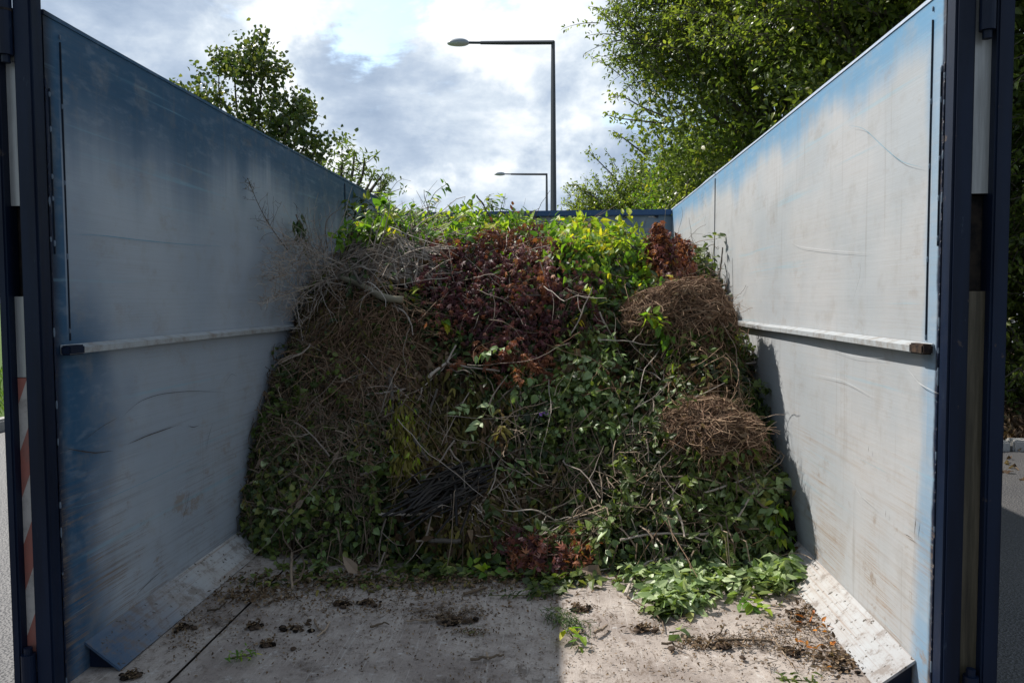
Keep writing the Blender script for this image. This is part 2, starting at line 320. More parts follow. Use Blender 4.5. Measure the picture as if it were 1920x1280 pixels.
BF = np.array([[0, 3, 2, 1], [4, 5, 6, 7], [0, 1, 5, 4], [1, 2, 6, 5], [2, 3, 7, 6], [3, 0, 4, 7]])
def box(s, a, b, mat, rnd=.5, bev=0.):
    (x0, y0, z0), (x1, y1, z1) = a, b
    if bev <= 0:
        s.add([(x0, y0, z0), (x1, y0, z0), (x1, y1, z0), (x0, y1, z0), (x0, y0, z1), (x1, y0, z1), (x1, y1, z1), (x0, y1, z1)], BF, rnd, mat); return
    import bmesh
    bm = bmesh.new(); bmesh.ops.create_cube(bm, size=1)
    for v in bm.verts: v.co = ((x0+x1)/2+v.co.x*(x1-x0), (y0+y1)/2+v.co.y*(y1-y0), (z0+z1)/2+v.co.z*(z1-z0))
    bmesh.ops.bevel(bm, geom=list(bm.edges), offset=bev, segments=2, affect='EDGES')
    V = [tuple(v.co) for v in bm.verts]
    q = {}
    for f in bm.faces: q.setdefault(len(f.verts), []).append([v.index for v in f.verts])
    s.add(V, [np.array(g) for g in q.values()], rnd, mat); bm.free()

def tubes(s, P, Rr, mat, rnd=None, sides=4, cap=True):
    """P (N,K,3) paths, Rr (N,K) radii"""
    P = np.asarray(P, float); Rr = np.asarray(Rr, float)
    if P.ndim == 2: P = P[None]; Rr = Rr[None]
    N, K, _ = P.shape
    T = np.gradient(P, axis=1); T /= np.linalg.norm(T, axis=2, keepdims=True)+1e-9
    ref = np.where(np.abs(T[:, :1, 2:3]) > .8, np.array([1., 0, 0]), np.array([0, 0, 1.]))
    A = np.cross(T, np.broadcast_to(ref, T.shape)); A /= np.linalg.norm(A, axis=2, keepdims=True)+1e-9
    B = np.cross(T, A); th = np.arange(sides)/sides*2*np.pi
    V = P[:, :, None, :]+Rr[:, :, None, None]*(np.cos(th)[None, None, :, None]*A[:, :, None, :]+np.sin(th)[None, None, :, None]*B[:, :, None, :])
    V = V.reshape(-1, 3); k, j = np.meshgrid(np.arange(K-1), np.arange(sides), indexing='ij')
    a = k*sides+j; b = k*sides+(j+1) % sides; q = np.stack([a, b, b+sides, a+sides], -1).reshape(-1, 4)
    F = (q[None]+(np.arange(N)*K*sides)[:, None, None]).reshape(-1, 4)
    if rnd is None: rnd = rng.random(N)
    rr = np.repeat(np.broadcast_to(rnd, (N,)), K*sides)
    Fs = [F]
    if cap and sides > 2:
        c0 = np.arange(sides)[::-1][None]+(np.arange(N)*K*sides)[:, None]; c1 = np.arange(sides)[None]+((K-1)*sides+np.arange(N)*K*sides)[:, None]
        Fs.append(np.concatenate([c0, c1])) if sides != 4 else Fs.__setitem__(0, np.concatenate([F, c0, c1]))
    s.add(V, Fs, rr, mat)

def ovate(wd=.5, fold=.18, curl=.25):
    y = [0, .3, .68, 1.0]; h = [0, wd*.5, wd*.36, 0]
    z = lambda q: -curl*q*q
    V = [(0, 0, 0), (-h[1], y[1], fold*h[1]+z(y[1])), (0, y[1], z(y[1])), (h[1], y[1], fold*h[1]+z(y[1])),
         (-h[2], y[2], fold*h[2]+z(y[2])), (0, y[2], z(y[2])), (h[2], y[2], fold*h[2]+z(y[2])), (0, 1, z(1))]
    return np.array(V), [np.array([[0, 2, 1], [0, 3, 2], [4, 5, 7], [5, 6, 7]]), np.array([[1, 2, 5, 4], [2, 3, 6, 5]])]
def maple():
    V = [(0, 0, 0), (0, .28, .02)]; lob = [(-75, .55), (-38, .85), (0, 1.0), (38, .85), (75, .55)]
    rim = []
    for i, (a, r) in enumerate(lob):
        a = math.radians(a); rim.append((math.sin(a)*r*.8, .12+math.cos(a)*r*.88, -.16*r))
        if i < 4:
            b = math.radians((lob[i][0]+lob[i+1][0])/2); rim.append((math.sin(b)*.25, .16+math.cos(b)*.28, .04))
    V += rim; F = []
    idx = list(range(2, 2+len(rim)))
    F.append((1, 0, idx[0])); F.append((1, idx[-1], 0))
    for a, b in zip(idx[:-1], idx[1:]): F.append((1, a, b))
    return np.array(V), [np.array(F)]
def tri_leaf():
    V = [(0, 0, 0), (-.32, .4, .05), (0, 1, -.1), (.32, .4, .05)]
    return np.array(V), [np.array([[0, 3, 2, 1]])]
LEAF = {'ovate': ovate(), 'broad': ovate(.72, .2, .2), 'narrow': ovate(.28, .2, .35), 'needle': ovate(.12, .3, .2), 'curled': ovate(.6, .9, .9), 'maple': maple(), 'quad': tri_leaf(), 'heart': ovate(.95, .15, .2)}

def unit(a): return a/(np.linalg.norm(a, axis=-1, keepdims=True)+1e-9)
def leaves(s, P, N, D, size, mat, kind='ovate', rnd=None):
    """P base points, N facing normals, D tip directions"""
    P = np.asarray(P, float); n = len(P)
    if n == 0: return
    V0, F0 = LEAF[kind]; D = unit(D); Z = unit(N-D*(N*D).sum(1, keepdims=True)); X = np.cross(D, Z)
    size = np.broadcast_to(size, (n,)); wv = rng.uniform(.8, 1.2, n); cu = rng.uniform(.2, 2.2, n)
    V = P[:, None]+size[:, None, None]*(V0[None, :, :1]*wv[:, None, None]*X[:, None]+V0[None, :, 1:2]*D[:, None]+V0[None, :, 2:3]*cu[:, None, None]*Z[:, None])
    if rnd is None: rnd = rng.random(n)
    k = len(V0); off = (np.arange(n)*k)[:, None, None]
    s.add(V.reshape(-1, 3), [(g[None]+off).reshape(-1, g.shape[1]) for g in F0], np.repeat(rnd, k), mat)
def rdir(n): return unit(rng.normal(size=(n, 3)))

# smooth lattice noise for shapes
_L = rng.random((64, 64, 64))*2-1
def vnoise(P, sc, seed=0):
    Q = np.asarray(P)*sc+seed*7.31+100; i = np.floor(Q).astype(int); f = Q-i; f = f*f*(3-2*f); o = 0
    for dx in (0, 1):
        for dy in (0, 1):
            for dz in (0, 1):
                wgt = (f[..., 0] if dx else 1-f[..., 0])*(f[..., 1] if dy else 1-f[..., 1])*(f[..., 2] if dz else 1-f[..., 2])
                o = o+wgt*_L[(i[..., 0]+dx) % 64, (i[..., 1]+dy) % 64, (i[..., 2]+dz) % 64]
    return o
def fbm(P, sc, seed=0, o=3): return sum(vnoise(P, sc*2**k, seed+k)*.5**k for k in range(o))

def lump(s, c, rad, mat, amp=.25, sc=6., res=24, seed=0, rnd=.5):
    u = np.linspace(0, 2*np.pi, res, endpoint=False); v = np.linspace(.02, np.pi-.02, res//2+1)
    uu, vv = np.meshgrid(u, v); D = np.stack([np.cos(uu)*np.sin(vv), np.sin(uu)*np.sin(vv), np.cos(vv)], -1).reshape(-1, 3)
    V = np.array(c)+D*np.array(rad)*(1+amp*fbm(D*np.array(rad)+np.array(c), sc, seed))[:, None]
    a, b = np.meshgrid(np.arange(res//2), np.arange(res), indexing='ij'); i0 = a*res+b; i1 = a*res+(b+1) % res
    s.add(V, np.stack([i0, i0+res, i1+res, i1], -1).reshape(-1, 4), rnd, mat)
    return V
#--BODY--
# ------------------------------------------------------------------ the setting
def sheet(name, x0, x1, y0, y1, z, mat, kind='structure', n=1):
    s = Soup(); s.add([(x0, y0, z), (x1, y0, z), (x1, y1, z), (x0, y1, z)], np.array([[0, 1, 2, 3]]), .5, mat); return tag(s.build(name), kind=kind)
sheet('ground', -900, 900, -900, 900, -.012, 'grass_ground')
sheet('yard', -5.2, 60, -40, 120, 0, 'asphalt')
s = Soup()
xs = np.linspace(2.95, 9, 40); ys = np.linspace(6.55, 26, 90); gx, gy = np.meshgrid(xs, ys)
edge = 3.0; gz = .02+.16*np.clip((gy-6.55)/.9, 0, 1)+.05*fbm(np.stack([gx, gy, gx*0], -1), 2.)
i, j = np.meshgrid(np.arange(89), np.arange(39), indexing='ij'); k = i*40+j
s.add(np.stack([gx, gy, gz], -1).reshape(-1, 3), np.stack([k, k+1, k+41, k+40], -1).reshape(-1, 4), .5, 'litter_earth')
tag(s.build('planting_bed', smooth=True), kind='structure')
for q, yk in enumerate([6.38]):
    for i in range(9):
        s = Soup(); x0 = 2.9+i*.62; box(s, (x0, yk, -.02), (x0+.6, yk+.13, .075+.01*(i % 2)), 'kerb_stone', bev=.012)
        o = s.build('kerb_stone'); tag(o, 'pale kerb stone edging the leaf litter bed under the hedge', 'kerb stone', 'kerb stones along the planting bed')
s = Soup(); box(s, (-5.34, -20, -.02), (-5.2, 60, .11), 'kerb_stone', bev=.02); tag(s.build('kerb'), kind='structure')
sheet('verge', -60, -5.34, -20, 120, .10, 'grass_ground')
s = Soup(); n = 9000; P = np.stack([rng.uniform(-9, -5.4, n), rng.uniform(3, 13, n), np.full(n, .1)], 1); D = rdir(n)*.5+np.array([0, 0, 1.])
leaves(s, P, rdir(n), D, rng.uniform(.05, .14, n), 'grass_blades', 'needle'); tag(s.build('grass'), 'short bright green grass on the verge beyond the road kerb', 'grass', kind='stuff')

# ------------------------------------------------------------------ the skip
skip = empty('waste_container', (0, 2.2, 0))
tag(skip, 'open steel roll-off waste container with blue and grey worn paint, filled with garden waste', 'container')
TH = .05
def wall_grid(x, out, name, mat, z0, z1, y0, y1, label=None, wavy=.004):
    """a long steel sheet, very slightly buckled, with its own thickness"""
    s = Soup(); ny, nz = 90, 24; Y, Z = np.meshgrid(np.linspace(y0, y1, ny), np.linspace(z0, z1, nz), indexing='ij')
    e = np.minimum(1, np.minimum(Y-y0, y1-Y)/.2)*np.minimum(1, np.minimum(Z-z0, z1-Z)/.12)
    X = x+wavy*e*fbm(np.stack([Y*.6, Z, Y*0], -1), 1.7, 4 if out > 0 else 9, 2)
    V = np.stack([X, Y, Z], -1).reshape(-1, 3); i, j = np.meshgrid(np.arange(ny-1), np.arange(nz-1), indexing='ij'); k = i*nz+j
    s.add(V, np.stack([k, k+1, k+nz+1, k+nz], -1).reshape(-1, 4)[:, ::(1 if out > 0 else -1)], .5, mat)
    xo = x+out*.006+out*wavy; a, b = min(xo, xo+out*(TH-.012)), max(xo, xo+out*(TH-.012)); box(s, (a, y0, z0), (b, y1, z1), 'navy_paint')
    return tag(s.build(name, skip, smooth=False), label)
for x, out, mat, lab in ((XL, -1, 'wall_paint_shade_tone', 'dark blue and grey side wall in shadow'), (XR, 1, 'wall_paint_sun_tone', 'pale grey side wall lit by the sun')):
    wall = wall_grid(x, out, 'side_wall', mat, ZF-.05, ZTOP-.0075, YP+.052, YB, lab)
    # rim tube along the top, a little uneven
    s = Soup(); ny = 60; Y = np.linspace(YP+.052, YB+.06, ny); jz = .003*vnoise(np.stack([Y*3, Y*0, Y*0], 1), 1., 3)
    xa, xb = (x-.003, x+TH+.03) if out > 0 else (x-TH-.03, x+.003)
    V = []
    for k, yy in enumerate(Y): V += [(xa, yy, ZTOP-.007), (xb, yy, ZTOP-.007), (xb, yy, ZTOP+.004+jz[k]), (xa+.002, yy, ZTOP+.004+jz[k])]
    F = [(k*4+a, k*4+(a+1) % 4, k*4+4+(a+1) % 4, k*4+4+a) for k in range(ny-1) for a in range(4)]+[(0, 3, 2, 1), tuple((ny-1)*4+q for q in range(4))]
    s.add(V, np.array(F), .5, 'rim_paint' if out > 0 else mat); s.build('top_rail', skip)
    # ledge
    s = Soup(); y0 = YP+.075; w_ = .030
    prof = [(0, 0), (w_, -.009), (w_, -.026), (0, -.026)]; V = []; ys = np.linspace(y0, YB, 50); jj = .003*vnoise(np.stack([ys*2, ys*0, ys*0], 1), 1., 8)
    for k, yy in enumerate(ys): V += [(x-out*(p[0]+jj[k]*(p[0] > 0))+out*(-.0025 if p[0] == 0 else 0), yy, ZRIB+p[1]+jj[k]) for p in prof]
    F = [(k*4+a, k*4+4+a, k*4+4+(a+1) % 4, k*4+(a+1) % 4) for k in range(49) for a in range(4)]+[(0, 1, 2, 3), (199, 198, 197, 196)]
    s.add(V, np.array(F), .5, 'ledge_paint'); lg = s.build('ledge', skip)
    s = Soup(); e0 = y0-.004; xa, xb = sorted((x-out*.004, x-out*(w_+.003))); box(s, (xa, e0, ZRIB-.029), (xb, e0+(.07 if out < 0 else .08), ZRIB-.002), 'ledge_end_rust' if out > 0 else 'navy_paint', bev=.004)
    s.build('end_cap', lg)
    # skirt plate between wall and floor
    s = Soup(); y0 = 2.185; INS = .108
    A = [(x-out*.003, y0, ZCR), (x-out*INS, y0, ZF+.003)]; B = [(x-out*.003, YB, ZCR), (x-out*INS, YB, ZF+.003)]
    V = [A[0], A[1], B[1], B[0]]; V += [(p[0]+out*.004, p[1], p[2]-.006) for p in V]
    s.add(V, BF, .5, 'skirt_paint'); sk = s.build('skirt_plate', skip)
    s = Soup(); V = [(x-out*.004, y0+.02, ZCR-.008), (x-out*(INS-.006), y0+.02, ZF-.001), (x-out*.004, y0+.02, ZF-.001)]; V += [(p[0], p[1]+.005, p[2]) for p in V]
    s.add(V, [np.array([[0, 1, 2], [5, 4, 3]]), np.array([[0, 3, 4, 1], [1, 4, 5, 2], [2, 5, 3, 0]])], .5, 'navy_paint'); s.build('end_plate', sk)
    # welded seams
    for ys_, z0, z1 in ((YN, ZRIB+.01, ZTOP-.06), (YFAR, ZRIB+.01, ZTOP-.03), (YP+.066, ZRIB+.25, ZTOP-.2)):
        s = Soup(); wd = .0013 if ys_ != YFAR else .005
        if ys_ < 2.16: wd = .0012
        zz = np.linspace(z0, z1, 14)
        xa, xb = sorted((x-out*.0042, x+out*.004)); box(s, (xa, ys_-wd, z0), (xb, ys_+wd, z1), 'seam_dark')
        for q in np.linspace(z0+.02, z1, 5 if ys_ != YFAR else 4): lump(s, (x-out*.0022, ys_, q+random.uniform(-.03, .03)), (.003, .003, .009), 'weld', res=10)
        s.build('weld_seam', skip)
    # front post
    PW, G1_, G2_ = (.051, .084, .109) if out < 0 else (.049, .094, .135)
    s = Soup(); xa, xb = sorted((x+out*.0, x+out*PW)); box(s, (xa, YP, ZF-.12), (xb, YP+.052, ZTOP+.035), 'navy_paint', bev=.006)
    post = s.build('front_post', skip)
    s = Soup()
    for q in range(80):
        z = ZF-.05+q*.0215+random.uniform(-.01, .01); lump(s, (x+out*.0005, YP+.054, z), (.003, .003, random.uniform(.010, .02)), 'weld' if random.random() < .15 else 'navy_paint', res=8, seed=q)
    s.build('weld_bead', post)
    # corner strip seen in the slot between post and door
    for za, zb, mt in (((ZTOP-.14, ZTOP+.0, 'dirty_metal'), (ZTOP-.52, ZTOP-.14, 'dirty_metal'), (ZTOP-.76, ZTOP-.52, 'gap_grime'), (ZTOP-.98, ZTOP-.76, 'dirty_metal'), (ZF+.05, ZTOP-.98, 'marking_sheet')) if out < 0 else
                       ((ZTOP-.52, ZTOP-.0, 'dirty_metal'), (ZTOP-.76, ZTOP-.52, 'gap_grime'), (ZF-.05, ZTOP-.76, 'grimy_metal'))):
        s = Soup(); xa, xb = sorted((x+out*(PW+.001), x+out*(G1_+.006))); yy = YP+.018+(.03 if mt == 'gap_grime' else 0)
        box(s, (xa, yy, za), (xb, yy+.006, zb-.002), mt); s.build('hazard_strip' if mt == 'marking_sheet' else 'corner_plate', skip)
    # door folded back along the outside
    s = Soup(); xa, xb = sorted((x+out*G1_, x+out*G2_)); box(s, (xa, YP-.01, ZF-.06), (xb, YP+.045, ZTOP+.05), 'navy_paint', bev=.005)
    xa2, xb2 = sorted((x+out*(G1_+.012), x+out*(G2_-.003)))
    box(s, (xa2, YP+.045, ZF-.06), (xb2, YP+1.15, ZTOP+.0), 'navy_paint')
    for z in (ZF+.1, ZF+.7, ZF+1.3, ZTOP-.07):
        xc, xd = sorted((x+out*(G2_-.003), x+out*(G2_+.0))); box(s, (xc, YP+.06, z-.03), (xd, YP+1.15, z+.03), 'navy_paint')
    door = s.build('door', skip)
    for z0, z1 in ((ZTOP-.13, ZTOP+.10), (ZF-.08, ZF+.11)):
        s = Soup(); xc = x+out*(PW+G1_)/2; c = [(xc, YP-.004, q) for q in np.linspace(z0, z1, 3)]; c2 = [(xc, YP-.004, q) for q in np.linspace(z0-.02, z1+.018, 3)]
        tubes(s, c, np.full(3, .0185), 'navy_paint', sides=16); tubes(s, c2, np.full(3, .011), 'navy_paint', sides=12)
        tubes(s, [(xc, YP-.004, q) for q in ((z0+z1)/2-.003, (z0+z1)/2, (z0+z1)/2+.003)], np.full(3, .0195), 'gap_grime', sides=16)
        s.build('hinge', door)
s = Soup(); box(s, (XL-.05, YB, ZF-.05), (XR+.05, YB+.05, ZTOP-.055), 'back_wall_paint'); s.build('back_wall', skip)
s = Soup(); box(s, (XL-.05, YB-.03, ZTOP-.055), (XR-.004, YB+.06, ZTOP-.004), 'back_rim_paint', bev=.006)
for xx in (.28, .56, .83, -.2): box(s, (xx-.015, YB-.012, ZTOP-.075), (xx+.015, YB+.002, ZTOP-.056), 'seam_dark')
s.build('back_rail', skip)
# floor plate as a gently dished grid with two lengthwise seams
s = Soup(); nx, ny = 60, 110; X, Y = np.meshgrid(np.linspace(XL-.001, XR+.001, nx), np.linspace(YP-.02, YB, ny), indexing='ij')
Z = ZF+.004*fbm(np.stack([X, Y, X*0], -1), 2.2, 5, 3)-.003; V = np.stack([X, Y, Z], -1).reshape(-1, 3)
i, j = np.meshgrid(np.arange(nx-1), np.arange(ny-1), indexing='ij'); k = i*ny+j
s.add(V, np.stack([k, k+ny, k+ny+1, k+1], -1).reshape(-1, 4), .5, 'floor_plate'); box(s, (XL, YP-.02, ZF-.1), (XR, YB, ZF-.02), 'navy_paint'); s.build('floor', skip, smooth=True)
s = Soup(); box(s, (XL+.281, YP, ZF-.006), (XL+.286, 4, ZF+.0015), 'soil'); s.build('floor_seam', skip)
# hand-size scrapes on the walls: thin ribbons of bare or dirty paint
def scrape(x, out, pts, wd, mat):
    pts = np.array(pts, float)
    P = np.array([at(px, py, 1.0)-CAM for px, py in pts]); P = CAM+P*((x-out*.0085-CAM[0])/P[:, :1])
    t_ = np.linspace(0, len(P)-1, 22); Q = np.stack([np.interp(t_, np.arange(len(P)), P[:, c]) for c in range(3)], 1)
    for _ in range(3): Q[1:-1] = (Q[:-2]+Q[1:-1]*2+Q[2:])/4
    T = unit(np.gradient(Q, axis=0)); Nn = np.cross(T, [1, 0, 0]); wv = wd*.28*np.sin(np.linspace(.05, np.pi-.05, 22))[:, None]*.5*(1+.5*rng.random((22, 1)))
    V = np.concatenate([Q-Nn*wv, Q+Nn*wv]); F = [(k, k+1, k+23, k+22) for k in range(21)]; s.add(V, np.array(F), .5, mat)
s = Soup()
for pts, wd, mt in (([(122, 840), (150, 845), (180, 849), (215, 844)], .010, 'scrape_brown'), ([(240, 832), (280, 815), (335, 796)], .009, 'scrape_brown'), ([(225, 785), (260, 752), (300, 738), (360, 732), (430, 736)], .005, 'scrape_brown'),
                    ([(150, 830), (190, 800), (225, 780)], .004, 'scrape_brown'), ([(352, 797), (362, 801), (374, 797)], .006, 'scrape_brown'),
                    ([(125, 439), (190, 441), (260, 450), (340, 458), (430, 462)], .007, 'scrape_cyan'), ([(250, 1120), (285, 1085), (305, 1068)], .007, 'scrape_brown'), ([(340, 985), (352, 940), (356, 915)], .005, 'scrape_brown'),
                    ([(385, 850), (392, 815), (400, 790)], .005, 'scrape_brown'), ([(120, 955), (200, 935), (300, 890), (380, 850)], .004, 'scrape_cyan'), ([(420, 720), (434, 700), (445, 706)], .003, 'scrape_brown')):
    scrape(XL, -1, pts, wd, mt)
s.build('scrape_mark', skip)
s = Soup()
for pts, wd, mt in (([(1714, 1002), (1716, 985), (1718, 968)], .008, 'scrape_brown'), ([(1695, 1000), (1703, 1004), (1712, 1010)], .006, 'scrape_brown'), ([(1598, 900), (1610, 925), (1650, 960)], .004, 'scrape_pale'), ([(1660, 970), (1661, 955)], .005, 'scrape_brown'),
                    ([(1590, 235), (1620, 240), (1650, 270), (1690, 305), (1736, 315)], .006, 'scrape_cyan'), ([(1480, 450), (1495, 462), (1560, 470), (1640, 475)], .004, 'scrape_pale'), ([(1628, 848), (1629, 835)], .006, 'scrape_brown'), ([(1520, 700), (1580, 712), (1640, 745)], .004, 'scrape_pale'),
                    ([(1700, 690), (1725, 720), (1760, 738)], .006, 'scrape_pale'), ([(1545, 650), (1600, 668), (1660, 672)], .003, 'scrape_pale'), ([(1600, 560), (1612, 520), (1615, 480)], .003, 'scrape_brown')):
    scrape(XR, 1, pts, wd, mt)
for q in range(26):
    px, py = 1318+random.gauss(0, 4), random.uniform(345, 425); scrape(XR, 1, [(px, py), (px+.5, py+random.uniform(2, 6))], .012, 'scrape_brown')
s.build('scrape_mark', skip)

# ------------------------------------------------------------------ street lamps
def lamp_parts():
    root = empty('street_lamp', (-.0, 19.5, 0))
    p = at(1037, 80, 19.5); x0 = p[0]; zt = p[2]; root.location = (x0, 19.5, 0)
    s = Soup(); V = []
    for z, r in ((0, .105), (zt-1.2, .062), (zt+.03, .056)):
        V.append((x0, 19.5, z))
    tubes(s, V, np.array([.105, .062, .05])*.9, 'lamp_steel', sides=4); 
    tubes(s, [(x0, 19.5, 0), (x0, 19.5, .2), (x0, 19.5, .4)], np.array([.16, .16, .13]), 'lamp_steel', sides=8); s.build('pole', root)
    s = Soup(); tubes(s, [(x0+.03, 19.5, zt-.0), (x0-1.1, 19.5, zt+.02), (x0-1.75, 19.5, zt+.035)], np.array([.052, .05, .042]), 'lamp_steel', sides=4)
    tubes(s, [(x0-1.74, 19.5, zt+.035), (x0-1.9, 19.5, zt+.04), (x0-2.05, 19.5, zt+.045)], np.array([.03, .03, .03]), 'lamp_steel', sides=10); s.build('arm', root)
    def shell(mat, up, name):
        s = Soup(); n = 28; r = 9; V = []
        for i in range(r):
            for k in range(n):
                a = 2*math.pi*k/n; q = i/(r-1); rr = math.sin(q*math.pi/2) if True else q
                px_ = x0-2.26+.27*math.cos(a)*rr*(1+.12*math.cos(a)*-1); py_ = 19.5+.13*math.sin(a)*rr
                V.append((px_, py_, zt+.035+(up*.115 if up > 0 else up*.07)*math.cos(q*math.pi/2)))
        F = [(i*n+k, i*n+(k+1) % n, (i+1)*n+(k+1) % n, (i+1)*n+k) for i in range(r-1) for k in range(n)]; s.add(V, np.array(F), .5, mat); return s.build(name, root, smooth=True)
    shell('lamp_housing', 1, 'lamp_head'); shell('lamp_glass', -1, 'lamp_glass')
    return root
lamp = lamp_parts(); tag(lamp, 'nearer and taller dark grey street lamp with a long arm to the left', 'street lamp', 'street lamps behind the container')
l2 = lamp.copy(); COL.objects.link(l2); k2 = 39.2; p = at(1025, 327, k2); l2.location = (p[0], k2, p[2]-(at(1037, 80, 19.5)[2]))
tag(l2, 'smaller farther street lamp just left of the tall pole, arm to the left', 'street lamp')
for ch in list(lamp.children): c = ch.copy(); COL.objects.link(c); c.parent = l2

# ------------------------------------------------------------------ trees
def grow(s, base, tips, r0, mat, sides=6, sag=.15, K=7):
    """limbs from a base point out to each tip"""
    out = []
    base = np.array(base, float)
    for tp in tips:
        tp = np.array(tp, float); L = np.linalg.norm(tp-base); t_ = np.linspace(0, 1, K)[:, None]
        mid = base+(tp-base)*t_; bend = np.sin(t_*np.pi)*L*.10*rng.normal(size=3); bend[:, 2] += (np.sin(t_[:, 0]*np.pi)*L*sag*-.3)
        P = mid+bend+rng.normal(size=(K, 3))*L*.012; tubes(s, P, (r0*(1-t_[:, 0]*.82))*(.6+.4*min(1, L/2)), mat, sides=sides, cap=False); out.append(P)
    return out
def crown_tree(name, c, rad, nshoot, nfill, lsize, label, cat, group, mat='leaf_tree', mat2='leaf_tree_light', base=None, front=True, kind='ovate', amp=.3, fl=.3, shoot=(.3, .75)):
    c = np.array(c, float); rad = np.array(rad, float); root = empty(name, (c[0], c[1], 0)); tag(root, label, cat, group)
    base = np.array([c[0], c[1], 0.]) if base is None else np.array(base)
    tr = Soup(); top = c+np.array([0, 0, rad[2]*.4]); K = 8; tt = np.linspace(0, 1, K)[:, None]
    tubes(tr, base+(top-base)*tt+rng.normal(size=(K, 3))*.05, np.linspace(.16, .05, K), 'bark_grey', sides=8, cap=False)
    D = rdir(nshoot); D[:, 2] = np.abs(D[:, 2])*np.sign(D[:, 2]+.55)
    sc = 1+amp*fbm(D*2+c, 1.1, 3, 2)+.12*rng.normal(size=nshoot)
    tips = c+D*rad*sc[:, None]
    nl = min(40, nshoot//14); grow(tr, base+(top-base)*.55, tips[:nl]*.8+c*.2, .05, 'bark_grey', 5)
    tr.build('trunk', root)
    s = Soup()
    # shoots: short curved twigs ending at the crown's skin, leaves along them
    L = rng.uniform(*shoot, nshoot); dirs = unit(D*.8+rdir(nshoot)*.65+np.array([0, 0, .35])); k = 6; t_ = np.linspace(0, 1, k)
    st = tips-dirs*L[:, None]*.5
    P = st[:, None]+dirs[:, None]*(t_[None, :, None]*L[:, None, None])+np.array([0, 0, -1.])*(t_**2*.22)[None, :, None]*L[:, None, None]
    tubes(s, P, np.linspace(.008, .002, k)[None].repeat(nshoot, 0), 'bark_grey', sides=3, cap=False)
    nl = 26; u = rng.random((nshoot, nl))*(k-1.001); a = u.astype(int); f = (u-a)[..., None]; ii = np.arange(nshoot)[:, None]
    Q = P[ii, a]*(1-f)+P[ii, a+1]*f; Q = Q.reshape(-1, 3); dd = np.repeat(dirs, nl, 0)
    tone = np.repeat(np.clip(.45+.5*fbm(tips, 1.3, 9, 2)+.1*rng.normal(size=nshoot), 0, 1), nl)
    LD = unit(rdir(len(Q))+dd*.7+np.array([0, 0, -.15])); LN = unit(rdir(len(Q))*.8+np.array([0, 0, 1.]))
    sz = rng.uniform(.7, 1.25, len(Q))*lsize; Q = Q+LD*.02; sel = rng.random(len(Q)) < (.42+.5*tone)
    rn = np.clip(tone+.22*rng.normal(size=len(Q)), 0, 1)
    leaves(s, Q[sel], LN[sel], LD[sel], sz[sel], mat2, kind, rn[sel]); leaves(s, Q[~sel], LN[~sel], LD[~sel], sz[~sel], mat, kind, rn[~sel])
    # inner leaves that close the crown
    if nfill:
        D = rdir(nfill); r = rng.random(nfill)**fl; sc = 1+amp*fbm(D*2+c, 1.1, 3, 2); Q = c+D*rad*(sc*r*.93)[:, None]; gapn = fbm(Q, 2.4, 2, 2); Q = Q[gapn > -.55]
        n = len(Q); leaves(s, Q, unit(rdir(n)+np.array([0, 0, .8])), rdir(n), rng.uniform(.8, 1.4, n)*lsize*1.25, mat, kind)
    s.build('crown', root); return root
H3 = lambda px, py, Y: at(px, py, Y)
G1 = 'trees behind the right wall'
crown_tree('broadleaf_tree', (3.3, 11.2, 4.3), (2.25, 2.0, 3.3), 4600, 62000, .056, 'large glossy green broadleaf tree with twigs reaching left over the sky, beside the right wall', 'tree', G1)
crown_tree('broadleaf_tree', (4.1, 8.2, 3.9), (2.1, 1.6, 3.3), 3200, 45000, .054, 'dense dark green tree filling the corner above the near end of the right wall', 'tree', G1)
crown_tree('broadleaf_tree', (1.85, 16.5, 2.3), (1.6, 1.2, 1.5), 1700, 24000, .06, 'small dark rounded tree just right of the tall lamp pole, above the back rail', 'tree', G1)
crown_tree('broadleaf_tree', (2.75, 14.2, 2.6), (1.15, 1.2, 1.7), 1700, 24000, .058, 'yellowish green bushy tree between the small dark tree and the large one', 'tree', G1, mat='leaf_tree', mat2='leaf_lime')
crown_tree('hedge_bush', (4.9, 7.9, 1.4), (1.35, .9, 1.5), 1300, 16000, .05, 'green hedge growing over leaf litter outside the right door', 'hedge', 'hedge beside the yard')
crown_tree('hedge_bush', (4.6, 6.9, 4.2), (1.3, 1.2, 2.0), 900, 12000, .062, 'tall dark hedge top rising beyond the right door post', 'hedge', 'hedge beside the yard')
